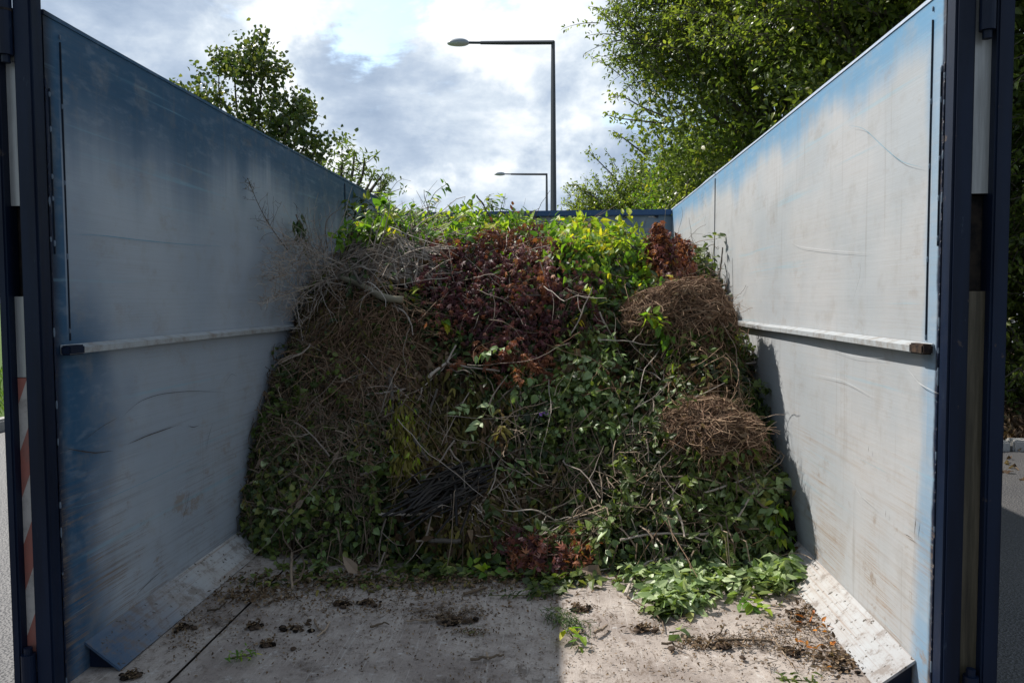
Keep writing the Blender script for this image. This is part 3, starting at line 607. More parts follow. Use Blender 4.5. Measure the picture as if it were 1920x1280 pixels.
# twigs reaching out at the upper left of the big tree
def long_shoots(root, starts, mat):
    for pts, Y in starts:
        s = Soup()
        W = np.array([at(px, py, Y+.1*i) for i, (px, py) in enumerate(pts)]); t_ = np.linspace(0, len(W)-1, 14); Q = np.stack([np.interp(t_, np.arange(len(W)), W[:, c]) for c in range(3)], 1)
        for _ in range(2): Q[1:-1] = (Q[:-2]+Q[1:-1]*2+Q[2:])/4
        tubes(s, Q, np.linspace(.012, .004, 14), 'bark_grey', sides=4, cap=False)
        n = 75; k = rng.integers(0, 13, n); Pp = Q[k]+(Q[k+1]-Q[k])*rng.random((n, 1))+rng.normal(size=(n, 3))*.05
        leaves(s, Pp, unit(rdir(n)+[0, 0, .6]), rdir(n), rng.uniform(.04, .075, n), mat)
        s.build('branch', root)
long_shoots([o for o in COL.objects if o.name == 'broadleaf_tree'][0], [([(1260, 85), (1215, 88), (1180, 75), (1150, 45), (1128, 24)], 10.4), ([(1270, 95), (1225, 70), (1190, 50), (1165, 20), (1155, 2)], 10.6), ([(1250, 220), (1200, 200), (1165, 178), (1140, 185)], 10.5),
            ([(1250, 150), (1215, 120), (1200, 98)], 10.4), ([(1230, 230), (1185, 225), (1160, 222), (1138, 216)], 10.7), ([(1210, 290), (1170, 260), (1150, 245)], 10.9), ([(1150, 330), (1110, 290), (1100, 280)], 15.5), ([(1130, 380), (1085, 350), (1065, 345)], 15.5)], 'leaf_tree_light')
# poplar on the left: rising stems with separate leaf clumps
def poplar(Y, stems, name, label, mat, lsize, clump_r, nper, kind='heart', group=None, trunk_px=(500, 420)):
    if name == 'poplar_tree': stems = [([(478+(px-470)*.86, py+34+(0 if py > 200 else (200-py)*-.06)) for px, py in pts], max(6, int(cl*.8))) for pts, cl in stems]
    b = at(*trunk_px, Y); root = empty(name, (b[0], Y, 0)); tag(root, label, 'tree', group)
    tr = Soup(); s = Soup(); tubes(tr, [(b[0], Y, 0), (b[0]+.05, Y, b[2]*.5), (b[0], Y, b[2])], np.array([.16, .13, .10]), 'bark_grey', sides=8, cap=False)
    for si, (pts, cl) in enumerate(stems):
        dy = random.uniform(-.5, .5)
        W = np.array([b]+[at(px, py, Y+dy*(i+1)/len(pts)) for i, (px, py) in enumerate(pts)]); t_ = np.linspace(0, len(W)-1, 16); Q = np.stack([np.interp(t_, np.arange(len(W)), W[:, c]) for c in range(3)], 1)
        for _ in range(2): Q[1:-1] = (Q[:-2]+Q[1:-1]*2+Q[2:])/4
        tubes(tr, Q, np.linspace(.035, .007, 16), 'bark_grey', sides=5, cap=False)
        for c in range(cl):
            k = min(14, int(15*(1-(rng.random()**1.25)*.85))); p = Q[k]+rng.normal(size=3)*np.array([.26, .4, .20])*(1.1-.4*k/15)
            tubes(tr, [Q[max(0, k-1)], (Q[k]+p)/2+[0, 0, -.03], p], np.array([.008, .006, .004]), 'bark_grey', sides=3, cap=False)
            n = int(nper*random.uniform(.6, 1.3)); cr = clump_r*random.uniform(.6, 1.25); Pp = p+rng.normal(size=(n, 3))*cr*np.array([.5, .5, .55])
            leaves(s, Pp, rdir(n), unit(rdir(n)+[0, 0, -.5]), rng.uniform(.7, 1.2, n)*lsize, mat, kind)
        n = 26; Pp = Q[-1]+rng.normal(size=(n, 3))*clump_r*.45; leaves(s, Pp, rdir(n), unit(rdir(n)+[0, 0, -.4]), rng.uniform(.7, 1.2, n)*lsize, mat, kind)
    tr.build('trunk', root); s.build('crown', root); return root
poplar(14., [([(440, 300), (410, 230), (390, 150), (392, 100)], 16), ([(450, 280), (430, 180), (425, 110), (428, 85)], 18), ([(460, 260), (462, 160), (462, 100), (460, 72)], 24), ([(475, 260), (480, 160), (490, 100), (500, 74)], 10), ([(480, 300), (505, 200), (512, 130), (512, 112)], 18),
             ([(500, 320), (535, 230), (552, 170), (556, 150)], 16), ([(510, 330), (550, 250), (572, 190), (580, 166)], 16), ([(430, 320), (395, 220), (370, 170), (358, 150)], 18), ([(420, 320), (380, 240), (360, 190)], 14), ([(520, 340), (560, 270), (580, 235), (588, 222)], 14),
             ([(530, 350), (575, 290), (600, 250), (606, 236)], 12), ([(540, 360), (590, 310), (615, 265), (624, 240)], 12), ([(450, 300), (440, 240), (450, 180)], 20), ([(490, 310), (500, 250), (520, 200)], 18), ([(550, 370), (590, 340), (610, 310), (622, 300)], 10)],
       'poplar_tree', 'open crowned poplar rising above the left wall against the clouds', 'leaf_poplar', .078, .22, 50)
poplar(11., [([(650, 370), (662, 320), (664, 290), (664, 284)], 8), ([(660, 370), (680, 330), (682, 310), (684, 296)], 8), ([(640, 360), (640, 320), (642, 300)], 8), ([(680, 380), (700, 350), (712, 335), (718, 326)], 7), ([(690, 385), (705, 365), (716, 352), (720, 345)], 6), ([(630, 350), (636, 320), (640, 310)], 6), ([(670, 380), (690, 350), (700, 330)], 6)],
       'rosette_shrub', 'small lime green shrub with starry leaf tufts peeping over the left wall', 'leaf_buddleia', .085, .09, 17, 'narrow', None, (665, 420))
# ------------------------------------------------------------------ the heap
PRO = [(XL, [3.28, 3.56, 3.76, 4.02, 4.22, 4.8, 5.6, 6.3, 7], [-1.07, -.62, -.33, -.11, .04, .16, .38, .42, .4]),
       (-.75, [3.15, 3.4, 3.65, 3.9, 4.15, 4.7, 5.4, 6.2, 7], [-1.07, -.72, -.42, -.14, .10, .30, .41, .42, .4]),
       (0, [3.12, 3.42, 3.68, 3.92, 4.15, 4.6, 5.2, 5.9, 7], [-1.07, -.80, -.50, -.22, .05, .26, .34, .33, .28]),
       (.55, [3.12, 3.35, 3.68, 4.0, 4.3, 4.8, 5.4, 6.0, 7], [-1.07, -.80, -.45, -.25, -.02, .22, .29, .27, .2]),
       (XR, [3.15, 3.25, 3.7, 4.1, 4.43, 4.97, 5.5, 6.2, 7], [-1.07, -.93, -.57, -.3, -.1, .18, .24, .24, .2])]
def heap(x, y):
    x = np.asarray(x, float); y = np.asarray(y, float); xs = [p[0] for p in PRO]; Zs = np.stack([np.interp(y, p[1], p[2], left=-1.3) for p in PRO]); 
    o = np.zeros(x.shape)
    for k in range(len(PRO)-1):
        f = np.clip((x-xs[k])/(xs[k+1]-xs[k]), 0, 1); f = f*f*(3-2*f); mk = (x >= xs[k]) & ((x < xs[k+1]) if k < len(PRO)-2 else (x >= xs[k])); mk = mk | ((k == 0) & (x < xs[0]))
        o = np.where(mk, Zs[k]*(1-f)+Zs[k+1]*f, o)
    Q = np.stack([x, y, x*0], -1); up = np.clip((o+1.05)*5, 0, 1)
    o = o+up*(.13*vnoise(Q, 2.3, 1)+.12*vnoise(Q, 5.2, 2)+.055*vnoise(Q, 11, 3))
    for (bx, by, br, bh) in ((.62, 4.02, .27, .20), (.68, 3.62, .22, .16), (-.35, 3.95, .3, .07), (.2, 3.3, .35, .05), (-.9, 4.3, .3, .10), (-.15, 4.3, .32, .09), (-.45, 3.55, .2, -.16), (-.12, 3.42, .16, -.14), (.28, 3.6, .17, -.13), (-.05, 3.85, .14, -.12), (.62, 3.3, .14, -.09), (.35, 3.9, .12, -.12), (-.75, 3.7, .12, -.08)):
        d = ((x-bx)**2+(y-by)**2)/br**2; o = o+bh*np.exp(-d*1.6)
    return o+HC
def hgrad(x, y, e=.01): return (heap(x+e, y)-heap(x-e, y))/(2*e), (heap(x, y+e)-heap(x, y-e))/(2*e)
def hnorm(x, y):
    a, b = hgrad(x, y); return unit(np.stack([-a, -b, np.ones_like(a)], -1))
def hit(px, py, out=0.):
    """where the line of sight through (px,py) first meets the heap or the floor"""
    d = ray(px, py); t_ = np.linspace(2.2, 7.0, 960)/d[1]; P = CAM+d*t_[:, None]
    k = np.argmax(P[:, 2] < np.maximum(heap(P[:, 0], P[:, 1]), ZF)); k = k if k > 0 else len(t_)-1
    return P[k]-unit(d)*out
s = Soup(); nx, ny = 150, 300; X, Y = np.meshgrid(np.linspace(XL+.004, XR-.004, nx), np.linspace(3.0, YB-.03, ny), indexing='ij')
Z = np.maximum(heap(X, Y)-.075, ZF-.006); i, j = np.meshgrid(np.arange(nx-1), np.arange(ny-1), indexing='ij'); k = i*ny+j
q = np.stack([k, k+ny, k+ny+1, k+1], -1); vis = (Z[:-1, :-1] > ZF+.002) | (Z[1:, 1:] > ZF+.002)
s.add(np.stack([X, Y, Z], -1).reshape(-1, 3), q[vis], .5, 'soil')
tag(s.build('soil_and_humus'), 'dark earthy mass of rotting matter at the core of the heap', 'compost', kind='stuff')

# candidate points over the heap's skin, denser where it is steep
NC = 420000; cx = rng.uniform(XL+.02, XR-.02, NC); cyy = rng.uniform(3.0, 6.95, NC); cz = heap(cx, cyy); ga, gb = hgrad(cx, cyy)
wgt = np.sqrt(1+ga**2+gb**2); keep = (cz > ZF+.01) & (rng.random(NC) < wgt/3.2) & ((cyy < 4.6) | (rng.random(NC) < .75))
SX, SY, SZ = cx[keep], cyy[keep], cz[keep]; SP = np.stack([SX, SY, SZ], -1); SN = hnorm(SX, SY)
_d = SP-CAM; _w = _d@FW; PXY = np.stack([960+FPX*(_d@RT)/_w, 640-FPX*(_d@UP)/_w], -1)
PIX = PXY
def zone(blobs, n, floor_=0.):
    """pick n skin points, likelier inside the given patches of the heap"""
    wv = np.full(len(SP), floor_)
    wob_ = .35*fbm(SP, 5, 21, 2)
    for (bx, by, rx, ry, a) in blobs:
        d = ((PIX[:, 0]-bx)/rx)**2+((PIX[:, 1]-by)/ry)**2; wv = np.maximum(wv, a*np.clip(1.35-d+wob_, 0, 1))
    wv = wv/wv.sum(); return rng.choice(len(SP), n, p=wv)
DOWN = np.array([0, -.25, -1.])
def spread(s, blobs, n, size, mat, kind='ovate', lift=(-.02, .05), flop=.6, hang=.5, floor_=0., tone=None):
    k = zone(blobs, n, floor_); P = SP[k]+SN[k]*rng.uniform(*lift, n)[:, None]+rng.normal(size=(n, 3))*.012
    N = unit(SN[k]+rdir(n)*flop+np.array([0, -.2, .25])); D = unit(rdir(n)+DOWN*hang)
    rn = np.clip(.5+.45*fbm(P, 4, 31, 2)+.25*rng.normal(size=n), 0, 1)
    P[:, 0] = np.clip(P[:, 0], XL+.02, XR-.02)
    leaves(s, P, N, D, rng.uniform(.6, 1.3, n)*size, mat, kind, rn)
def tangle(s, blobs, n, L, rad, mat, bias=(0, 0, 0), lift=(.0, .06), curl=.55, floor_=0., K=8, sides=3, stick=.75, branchy=0):
    """twigs that creep over the heap's skin"""
    k = zone(blobs, n, floor_); P = SP[k]+SN[k]*rng.uniform(*lift, n)[:, None]; N = SN[k]; h = rng.uniform(*lift, n)+.006
    D = rdir(n)+np.array(bias); D = unit(D-N*(D*N).sum(1, keepdims=True)*stick); Ln = rng.uniform(*L, n)/(K-1); path = [P]
    for q in range(K-1):
        D = unit(D+rdir(n)*curl*.5); P = P+D*Ln[:, None]
        P[:, 0] = np.clip(P[:, 0], XL+.012, XR-.012)
        zz = heap(P[:, 0], P[:, 1]); nn = hnorm(P[:, 0], P[:, 1]); gap_ = (P[:, 2]-zz)*nn[:, 2]; P = P+nn*((h-gap_)*.55*stick)[:, None]; P[:, 2] = np.maximum(P[:, 2], ZF+.008); path.append(P)
    P = np.stack(path, 1); r = rng.uniform(*rad, n)[:, None]*np.linspace(1, .45, K)[None]; rn = np.clip(rng.beta(2, 2, n), 0, 1)
    tubes(s, P, r, mat, rn, sides, cap=False)
    if branchy:
        for _ in range(branchy):
            j = rng.integers(1, K-2, n); st = P[np.arange(n), j]; d0 = unit(P[np.arange(n), j+1]-P[np.arange(n), j]+rdir(n)*.8); Q = [st]
            for q in range(4): d0 = unit(d0+rdir(n)*.35); Q.append(Q[-1]+d0*Ln[:, None]*.8)
            Q = np.stack(Q, 1); Q[..., 0] = np.clip(Q[..., 0], XL+.012, XR-.012); tubes(s, Q, r[:, 2:3]*np.linspace(.7, .3, 5)[None], mat, rn, sides, cap=False)
    return P
def sprays(s, blobs, n, size, mat, kind='ovate', L=(.14, .34), per=15, hang=.6, lift=(.01, .09), smat='green_stem'):
    P = tangle(s, blobs, n, L, (.0012, .0024), smat, bias=(0, -.1, -hang), curl=.45, lift=lift, stick=.35)
    K = P.shape[1]; u = rng.uniform(.1, .999, (n, per))*(K-1); k = u.astype(int); f = (u-k)[..., None]; ii = np.arange(n)[:, None]; Q = P[ii, k]*(1-f)+P[ii, k+1]*f; T = unit(P[ii, k+1]-P[ii, k])
    Q = Q.reshape(-1, 3); T = T.reshape(-1, 3); m_ = len(Q); sd = unit(np.cross(T, rdir(m_))); D = unit(sd+T*.5+DOWN*.25); sz = np.repeat(rng.uniform(.7, 1.35, n), per)*rng.uniform(.6, 1.15, m_)*size
    Q[:, 0] = np.clip(Q[:, 0], XL+.02, XR-.02); tone = np.clip(np.repeat(rng.random(n), per)*.8+.2*rng.random(m_), 0, 1)
    leaves(s, Q, unit(rdir(m_)*.6+np.array([0, -.5, .9])), D, sz, mat, kind, tone)
ALL = [(950, 740, 520, 400, 1)]
# ivy and mixed green clippings: the body of the face
s = Soup()
spread(s, [(1200, 800, 330, 270, 1), (1010, 760, 200, 130, .8), (1380, 820, 120, 300, .9), (1000, 1060, 300, 40, .6)], 15000, .036, 'leaf_ivy', 'broad', lift=(-.07, .03))
spread(s, [(1200, 820, 300, 260, 1), (1390, 900, 90, 220, 1)], 4200, .04, 'leaf_ivy', 'ovate', lift=(0, .07))
spread(s, [(600, 900, 190, 260, 1), (900, 900, 260, 200, .5), (820, 700, 120, 160, .3)], 15000, .030, 'leaf_dark_green', 'broad', lift=(-.07, .03))
spread(s, ALL, 6000, .04, 'leaf_dark_green', 'ovate', floor_=.02)
sprays(s, [(1200, 830, 280, 250, 1), (1400, 880, 70, 230, 1), (1000, 720, 160, 110, .5)], 230, .040, 'leaf_ivy'); sprays(s, [(590, 900, 180, 250, 1)], 120, .03, 'leaf_ivy', 'broad'); sprays(s, [(1050, 740, 200, 120, 1), (1250, 950, 200, 90, .7), (560, 980, 120, 100, .5)], 60, .044, 'leaf_pale_green')
tag(s.build('ivy_clippings'), 'mixed small green ivy and hedge leaves covering the shaded face of the heap', 'clippings', kind='stuff')
s = Soup()
spread(s, [(1080, 720, 110, 60, 1), (1180, 780, 120, 70, .6), (960, 860, 90, 60, .5), (600, 960, 150, 120, .35), (1120, 1040, 200, 40, .4), (1380, 940, 80, 140, .45)], 1800, .042, 'leaf_pale_green', 'broad', lift=(.01, .06))
tag(s.build('pale_leaves'), 'scattered pale green leaves turned face up among the darker clippings', 'leaves', kind='stuff')
# withered foliage in the middle
s = Soup()
spread(s, ALL, 3600, .032, 'leaf_dead', 'ovate', floor_=.3, lift=(-.03, .05), hang=1.); spread(s, ALL, 1500, .034, 'leaf_olive', 'narrow', floor_=.3, lift=(-.01, .06), hang=1.4); spread(s, [(1040, 660, 200, 90, 1), (870, 640, 90, 70, .8), (1180, 600, 60, 50, .6)], 500, .035, 'leaf_rust', 'maple', lift=(0, .06))
spread(s, [(860, 800, 110, 90, 1), (900, 960, 120, 90, .6), (760, 900, 70, 90, .5), (1000, 980, 120, 60, .5), (640, 620, 100, 60, .5)], 4200, .055, 'leaf_olive', 'narrow', lift=(0, .06), hang=2.2)
spread(s, [(1150, 640, 110, 90, .5), (780, 720, 120, 90, 1), (880, 930, 160, 100, .8), (620, 640, 110, 50, .7), (1280, 690, 110, 80, .8), (600, 1040, 140, 40, .5)], 6000, .042, 'leaf_dead', 'curled', lift=(0, .05), hang=1.2, floor_=.015)
sprays(s, [(860, 800, 110, 90, 1), (980, 850, 90, 70, .5), (880, 950, 130, 80, .7), (760, 760, 80, 80, .6)], 90, .05, 'leaf_olive', 'narrow', hang=1.3, smat='twig_brown'); sprays(s, [(700, 780, 150, 150, 1), (960, 950, 200, 80, .8)], 60, .04, 'leaf_dead', 'ovate', hang=1., smat='twig_brown')
tag(s.build('withered_leaves'), 'drooping withered olive and brown leaves in the hollow middle of the heap', 'leaves', kind='stuff')
# twig tangles
s = Soup()
spread(s, [(720, 640, 90, 90, 1), (900, 620, 120, 90, .5), (660, 720, 120, 80, 1)], 1500, .034, 'leaf_ivy', 'ovate', lift=(0, .06)); spread(s, [(960, 540, 150, 60, 1)], 260, .042, 'leaf_lime', 'ovate', lift=(.02, .09))
spread(s, [(590, 900, 180, 260, 1)], 1900, .026, 'leaf_ivy', 'broad', lift=(.0, .05)); spread(s, [(560, 1000, 150, 120, 1)], 500, .034, 'leaf_ivy', 'broad', lift=(.03, .08))
tangle(s, [(590, 880, 170, 250, 1), (560, 1020, 130, 90, 1), (700, 840, 120, 120, .5)], 430, (.10, .28), (.0014, .003), 'twig_brown', curl=1.0, branchy=2, lift=(.01, .08)); tangle(s, [(590, 880, 170, 250, 1)], 120, (.10, .28), (.0016, .0034), 'twig_brown', curl=1.0, branchy=1, lift=(.03, .1))
tangle(s, [(590, 860, 170, 270, 1)], 110, (.15, .36), (.0028, .005), 'twig_brown', curl=1.0, branchy=2, lift=(.02, .08), K=10)
tag(s.build('thin_twigs'), 'crooked grey brown twigs with tiny leaves matted over the lower left of the heap', 'twigs', kind='stuff')
s = Soup()
tangle(s, ALL, 1100, (.10, .35), (.0012, .003), 'twig_brown', curl=.6, floor_=.05)
tangle(s, [(1180, 930, 230, 130, 1), (940, 880, 110, 80, .8)], 300, (.15, .45), (.002, .0045), 'twig_brown', curl=.6, branchy=1, lift=(.02, .09))
tangle(s, [(950, 800, 480, 300, 1)], 75, (.14, .42), (.0026, .0048), 'twig_pale', curl=.35, branchy=2, lift=(.03, .11), stick=.5, sides=5); tangle(s, [(950, 780, 480, 320, 1)], 60, (.08, .26), (.0035, .0065), 'bark_grey', curl=.3, branchy=1, lift=(.02, .10), stick=.4, sides=6)
tangle(s, [(950, 480, 330, 60, 1), (1330, 560, 60, 90, .8)], 70, (.15, .35), (.0015, .003), 'twig_brown', bias=(0, -.1, .8), curl=.35, branchy=1, lift=(.04, .12), stick=.1)
sprays(s, ALL, 75, .038, 'leaf_ivy', L=(.22, .5), per=18, hang=1.6, lift=(.05, .17)); sprays(s, [(620, 860, 200, 250, 1), (850, 850, 150, 150, .5)], 60, .03, 'leaf_olive', 'narrow', L=(.15, .35), per=12, hang=1.2, lift=(.04, .14), smat='twig_brown')
tangle(s, ALL, 90, (.2, .6), (.0012, .0026), 'twig_pale', bias=(0, -.3, -.5), curl=.4, lift=(.06, .18), stick=.2, K=10); tangle(s, ALL, 80, (.15, .4), (.0015, .003), 'straw', bias=(0, -.2, 0), curl=.3, lift=(.05, .15), stick=.15, branchy=1)
tag(s.build('loose_twigs'), 'loose thin stems and straggling vines scattered through the centre and right of the heap', 'twigs', kind='stuff')
s = Soup()
tangle(s, [(700, 660, 95, 110, 1), (690, 590, 80, 50, .6)], 950, (.10, .32), (.001, .0024), 'straw', bias=(0, -.1, -.5), curl=.3, lift=(.01, .09))
spread(s, [(680, 640, 100, 80, 1), (760, 620, 50, 60, .6), (600, 600, 60, 60, .8)], 3000, .035, 'leaf_dead', 'needle', lift=(0, .07))
tangle(s, [(620, 760, 120, 110, 1), (560, 880, 90, 120, .5)], 420, (.08, .24), (.001, .0024), 'straw', curl=.7, lift=(.01, .08), branchy=1)
tag(s.build('dry_stalks'), 'dry reddish brown stalks and needles below the bent branch', 'stalks', kind='stuff')
# pale brushwood bundle along the left top
s = Soup(); n = 420
a0 = np.array([hit(rng.uniform(740, 850), rng.uniform(415, 540), .03) for _ in range(n)])
b0 = np.array([hit(rng.uniform(590, 700), rng.uniform(460, 560), .02) for _ in range(n)])
t_ = np.linspace(0, 1, 9)[None, :, None]; P = a0[:, None]*(1-t_)+b0[:, None]*t_; P[..., 2] += (np.sin(t_[..., 0]*np.pi)*(.035+rng.normal(size=(n, 1))*.03)); P += np.cumsum(rng.normal(size=P.shape)*.008, 1)
P[..., 2] = np.maximum(P[..., 2], heap(P[..., 0], P[..., 1])+.01); tubes(s, P, rng.uniform(.0022, .0058, n)[:, None]*np.linspace(1, .5, 9), 'twig_pale', sides=5, cap=False)
tangle(s, [(790, 470, 60, 70, 1), (700, 500, 90, 50, .8)], 330, (.15, .5), (.0018, .0042), 'twig_pale', bias=(.25, .1, .55), curl=.3, lift=(.03, .12), stick=.35)
tag(s.build('brushwood_bundle'), 'pale dry brushwood bundle lying along the top left of the heap', 'brushwood')
# feathery dry spray over the left wall
s = Soup()
def spray(s, root, tip, n, Ls, mat, r=.0022, fan=.5):
    root = np.array(root); tip = np.array(tip); L = np.linalg.norm(tip-root); K = 9; t_ = np.linspace(0, 1, K)[:, None]
    P = root+(tip-root)*t_; P = P+np.sin(t_*np.pi)*rng.normal(size=3)*.05*L; tubes(s, P, np.linspace(r*1.6, r*.5, K), mat, sides=3, cap=False)
    u = rng.uniform(.12, .97, n); k = (u*(K-1)).astype(int); f = (u*(K-1)-k)[:, None]; st = P[k]*(1-f)+P[np.minimum(k+1, K-1)]*f; ax = unit(tip-root)
    D = unit(ax+rdir(n)*fan*1.5); Q = [st]
    for q in range(5): D = unit(D+rdir(n)*.28); Q.append(Q[-1]+D*(Ls*(1.1-u)*.25)[:, None])
    Q = np.stack(Q, 1); Q[..., 0] = np.maximum(Q[..., 0], XL+.012); tubes(s, Q, r*.55*np.linspace(1, .5, 6)[None].repeat(n, 0), mat, sides=3, cap=False)
    m_ = n*3; e = rng.integers(0, n, m_); kk = rng.integers(1, 6, m_); s2 = Q[e, kk]; D = unit(ax+rdir(m_)*1.1); Q2 = np.stack([s2, s2+D*Ls*.07, s2+D*Ls*.13+rng.normal(size=(m_, 3))*.01], 1); Q2[..., 0] = np.maximum(Q2[..., 0], XL+.012)
    tubes(s, Q2, r*.32*np.ones((m_, 3)), mat, sides=3, cap=False)
def wl(px, py, off=.05):                  # a place just off the left wall
    d = ray(px, py); return CAM+d*((XL+off)/d[0])
for (rx, ry), (tx, ty), n_ in [((640, 505), (515, 480), 34), ((640, 505), (500, 420), 30), ((620, 500), (530, 440), 26), ((620, 520), (500, 560), 26), ((640, 520), (540, 590), 24), ((650, 500), (560, 450), 30), ((640, 510), (505, 525), 30), ((700, 485), (640, 455), 14), ((640, 530), (580, 600), 16)]:
    spray(s, hit(rx, ry, .03), wl(tx, ty, random.uniform(.03, .16)), int(n_*1.05), .34, 'twig_pale', r=.0026)
spray(s, wl(540, 470), wl(466, 338, .05), 22, .16, 'twig_brown', r=.0018)
tag(s.build('dry_spray'), 'feathery spray of very fine dry twigs fanning out against the left wall', 'branch')
# red maple heap
s = Soup(); RB = [(850, 540, 60, 70, .8), (900, 550, 95, 90, 1), (1010, 560, 100, 70, .9), (960, 620, 110, 50, .9), (870, 490, 70, 40, .8), (1060, 560, 50, 40, .6), (990, 470, 70, 25, .8), (1000, 660, 45, 40, .5)]
spread(s, RB, 9500, .037, 'leaf_red', 'maple', lift=(-.01, .09), flop=.9, hang=1.4)
spread(s, [(960, 470, 110, 28, 1), (900, 480, 60, 30, .6), (930, 620, 120, 60, .25), (1020, 540, 60, 40, .5)], 2100, .04, 'leaf_rust', 'maple', lift=(.03, .12), flop=.9, hang=1.)
tangle(s, RB, 170, (.1, .3), (.0012, .003), 'twig_brown', curl=.4, lift=(.02, .10))
spread(s, [(1000, 540, 45, 22, 1), (930, 470, 70, 14, .6), (1035, 470, 40, 12, .6), (870, 480, 30, 12, .5)], 110, .038, 'leaf_orange', 'maple', lift=(.05, .12), flop=1, hang=.8)
sprays(s, RB, 110, .036, 'leaf_red', 'maple', hang=1.2, lift=(.04, .14), smat='twig_brown', per=22, L=(.1, .24)); sprays(s, [(960, 670, 90, 40, 1)], 30, .034, 'leaf_rust', 'maple', hang=1.4, lift=(.04, .12), smat='twig_brown', per=20, L=(.1, .2))
tag(s.build('red_maple_clippings'), 'shrivelled dark red maple leaves heaped over the upper middle of the heap', 'clippings', kind='stuff')
s = Soup(); base = hit(1270, 560, .05); root_ = base
def spire(s, px, py, tx, ty, wdt, n, mats, size=.045, kind='maple'):
    a = hit(px, py, .04); d = ray(tx, ty); b = CAM+d*((a[1]+.12)/d[1]); K = 7; t_ = np.linspace(0, 1, K)[:, None]; P = a+(b-a)*t_; tubes(s, P, np.linspace(.007, .003, K), 'twig_brown', sides=5)
    u = rng.random(n)**.8; Q = a+(b-a)*u[:, None]+rng.normal(size=(n, 3))*wdt*(1.15-u*.8)[:, None]; h = n//2
    for e in range(18): st = P[rng.integers(0, K)]; en = Q[rng.integers(0, n)]; tubes(s, [st, (st+en)/2+[0, 0, .02], en], np.array([.002, .0015, .001]), 'twig_brown', sides=3)
    leaves(s, Q[:h], rdir(h), unit(rdir(h)+DOWN), rng.uniform(.7, 1.2, h)*size, mats[0], kind); leaves(s, Q[h:], rdir(n-h), unit(rdir(n-h)+DOWN), rng.uniform(.7, 1.2, n-h)*size, mats[1], kind)
spire(s, 1262, 545, 1232, 425, .055, 650, ('leaf_rust', 'leaf_red')); spire(s, 1285, 540, 1282, 455, .04, 330, ('leaf_rust', 'leaf_red')); spire(s, 1225, 500, 1215, 455, .035, 240, ('leaf_rust', 'leaf_red')); spire(s, 1290, 520, 1268, 440, .03, 110, ('leaf_red', 'leaf_rust'))
tag(s.build('rusty_maple_branch'), 'upright rusty brown maple branch with shrivelled leaves in the far right corner', 'branch')
s = Soup(); k = 0
for (px, py, n_) in ((985, 1050, 90), (1010, 1030, 90), (945, 1020, 60), (1085, 1030, 45), (1000, 1072, 60), (1060, 1050, 40)):
    c = hit(px, py, .05); Q = c+rng.normal(size=(n_, 3))*[.04, .04, .028]; Q[:, 2] = np.maximum(Q[:, 2], ZF+.012); leaves(s, Q, rdir(n_), rdir(n_), rng.uniform(.03, .05, n_), 'leaf_red' if k % 3 else 'leaf_rust', 'maple'); k += 1
tubes(s, np.array([hit(x_, y_, .05) for x_, y_ in ((930, 1025), (985, 1040), (1040, 1040), (1095, 1028))]), np.array([.004, .004, .003, .002]), 'twig_brown')
tag(s.build('red_maple_sprig'), 'crumpled red maple sprig at the foot of the heap, centre', 'branch')
# fresh leaves on the top
s = Soup(); TB = [(700, 430, 50, 40, .9), (900, 415, 110, 26, 1), (740, 410, 60, 40, .8), (1090, 455, 110, 28, .8), (980, 445, 120, 20, .6), (860, 440, 60, 25, .7)]
spread(s, TB, 5200, .050, 'leaf_lime', 'ovate', lift=(-.01, .09), flop=1.1, hang=.1)
spread(s, [(1110, 480, 80, 50, 1), (1160, 520, 90, 60, .9), (1080, 500, 60, 40, .8), (1200, 560, 60, 40, .5)], 3200, .052, 'leaf_lime', 'ovate', lift=(-.01, .1), flop=.8, hang=.7)
spread(s, [(1150, 560, 90, 50, 1), (1120, 520, 90, 60, .6), (1330, 510, 30, 60, .8), (1020, 440, 60, 18, .5), (700, 430, 40, 40, .8)], 2600, .048, 'leaf_ivy', 'ovate', lift=(0, .08), flop=.8, hang=.7)
sprays(s, TB[:3]+TB[5:], 110, .055, 'leaf_lime', hang=-.7, L=(.12, .28), lift=(.02, .1)); sprays(s, [(1150, 520, 110, 70, 1)], 60, .052, 'leaf_lime', hang=.3)
tag(s.build('fresh_green_clippings'), 'fresh lime green leaves glowing in the sun along the crest of the heap', 'clippings', kind='stuff')

def stem(pts, Y=None, out=.04):
    if Y is None: W = np.array([hit(px, py, out) for px, py in pts])
    else: W = np.array([at(px, py, Y) for px, py in pts])
    t_ = np.linspace(0, len(W)-1, 14); Q = np.stack([np.interp(t_, np.arange(len(W)), W[:, c]) for c in range(3)], 1)
    for _ in range(2): Q[1:-1] = (Q[:-2]+Q[1:-1]*2+Q[2:])/4
    return Q
def sprig(label, pts, n, size, mat, Y=None, out=.06, name='leafy_sprig', r=.0035, kind='ovate', group='leafy sprigs on the heap', droop=.2, cat='sprig', smat='green_stem', spreadv=.012):
    """one cut shoot: stem with opposite leaves"""
    Q = stem(pts, Y, out); root = empty(name, tuple(Q[0])); tag(root, label, cat, group)
    a = Soup(); tubes(a, Q, np.linspace(r, r*.4, 14), smat, sides=5); a.build('stem', root)
    b = Soup(); u = rng.uniform(.15, 1., n); u[:2] = 1.; k = np.minimum((u*13).astype(int), 12); f = (u*13-k)[:, None]; P = Q[k]*(1-f)+Q[k+1]*f+rng.normal(size=(n, 3))*spreadv
    T = unit(Q[k+1]-Q[k]); side = unit(rdir(n)); side = unit(side-T*(side*T).sum(1, keepdims=True)); D = unit(side+T*.55+np.array([0, 0, -droop]))
    leaves(b, P+D*.008, unit(rdir(n)*.5+np.array([0, -.3, 1.])), D, rng.uniform(.7, 1.2, n)*size, mat, kind); b.build('leaves', root); return root
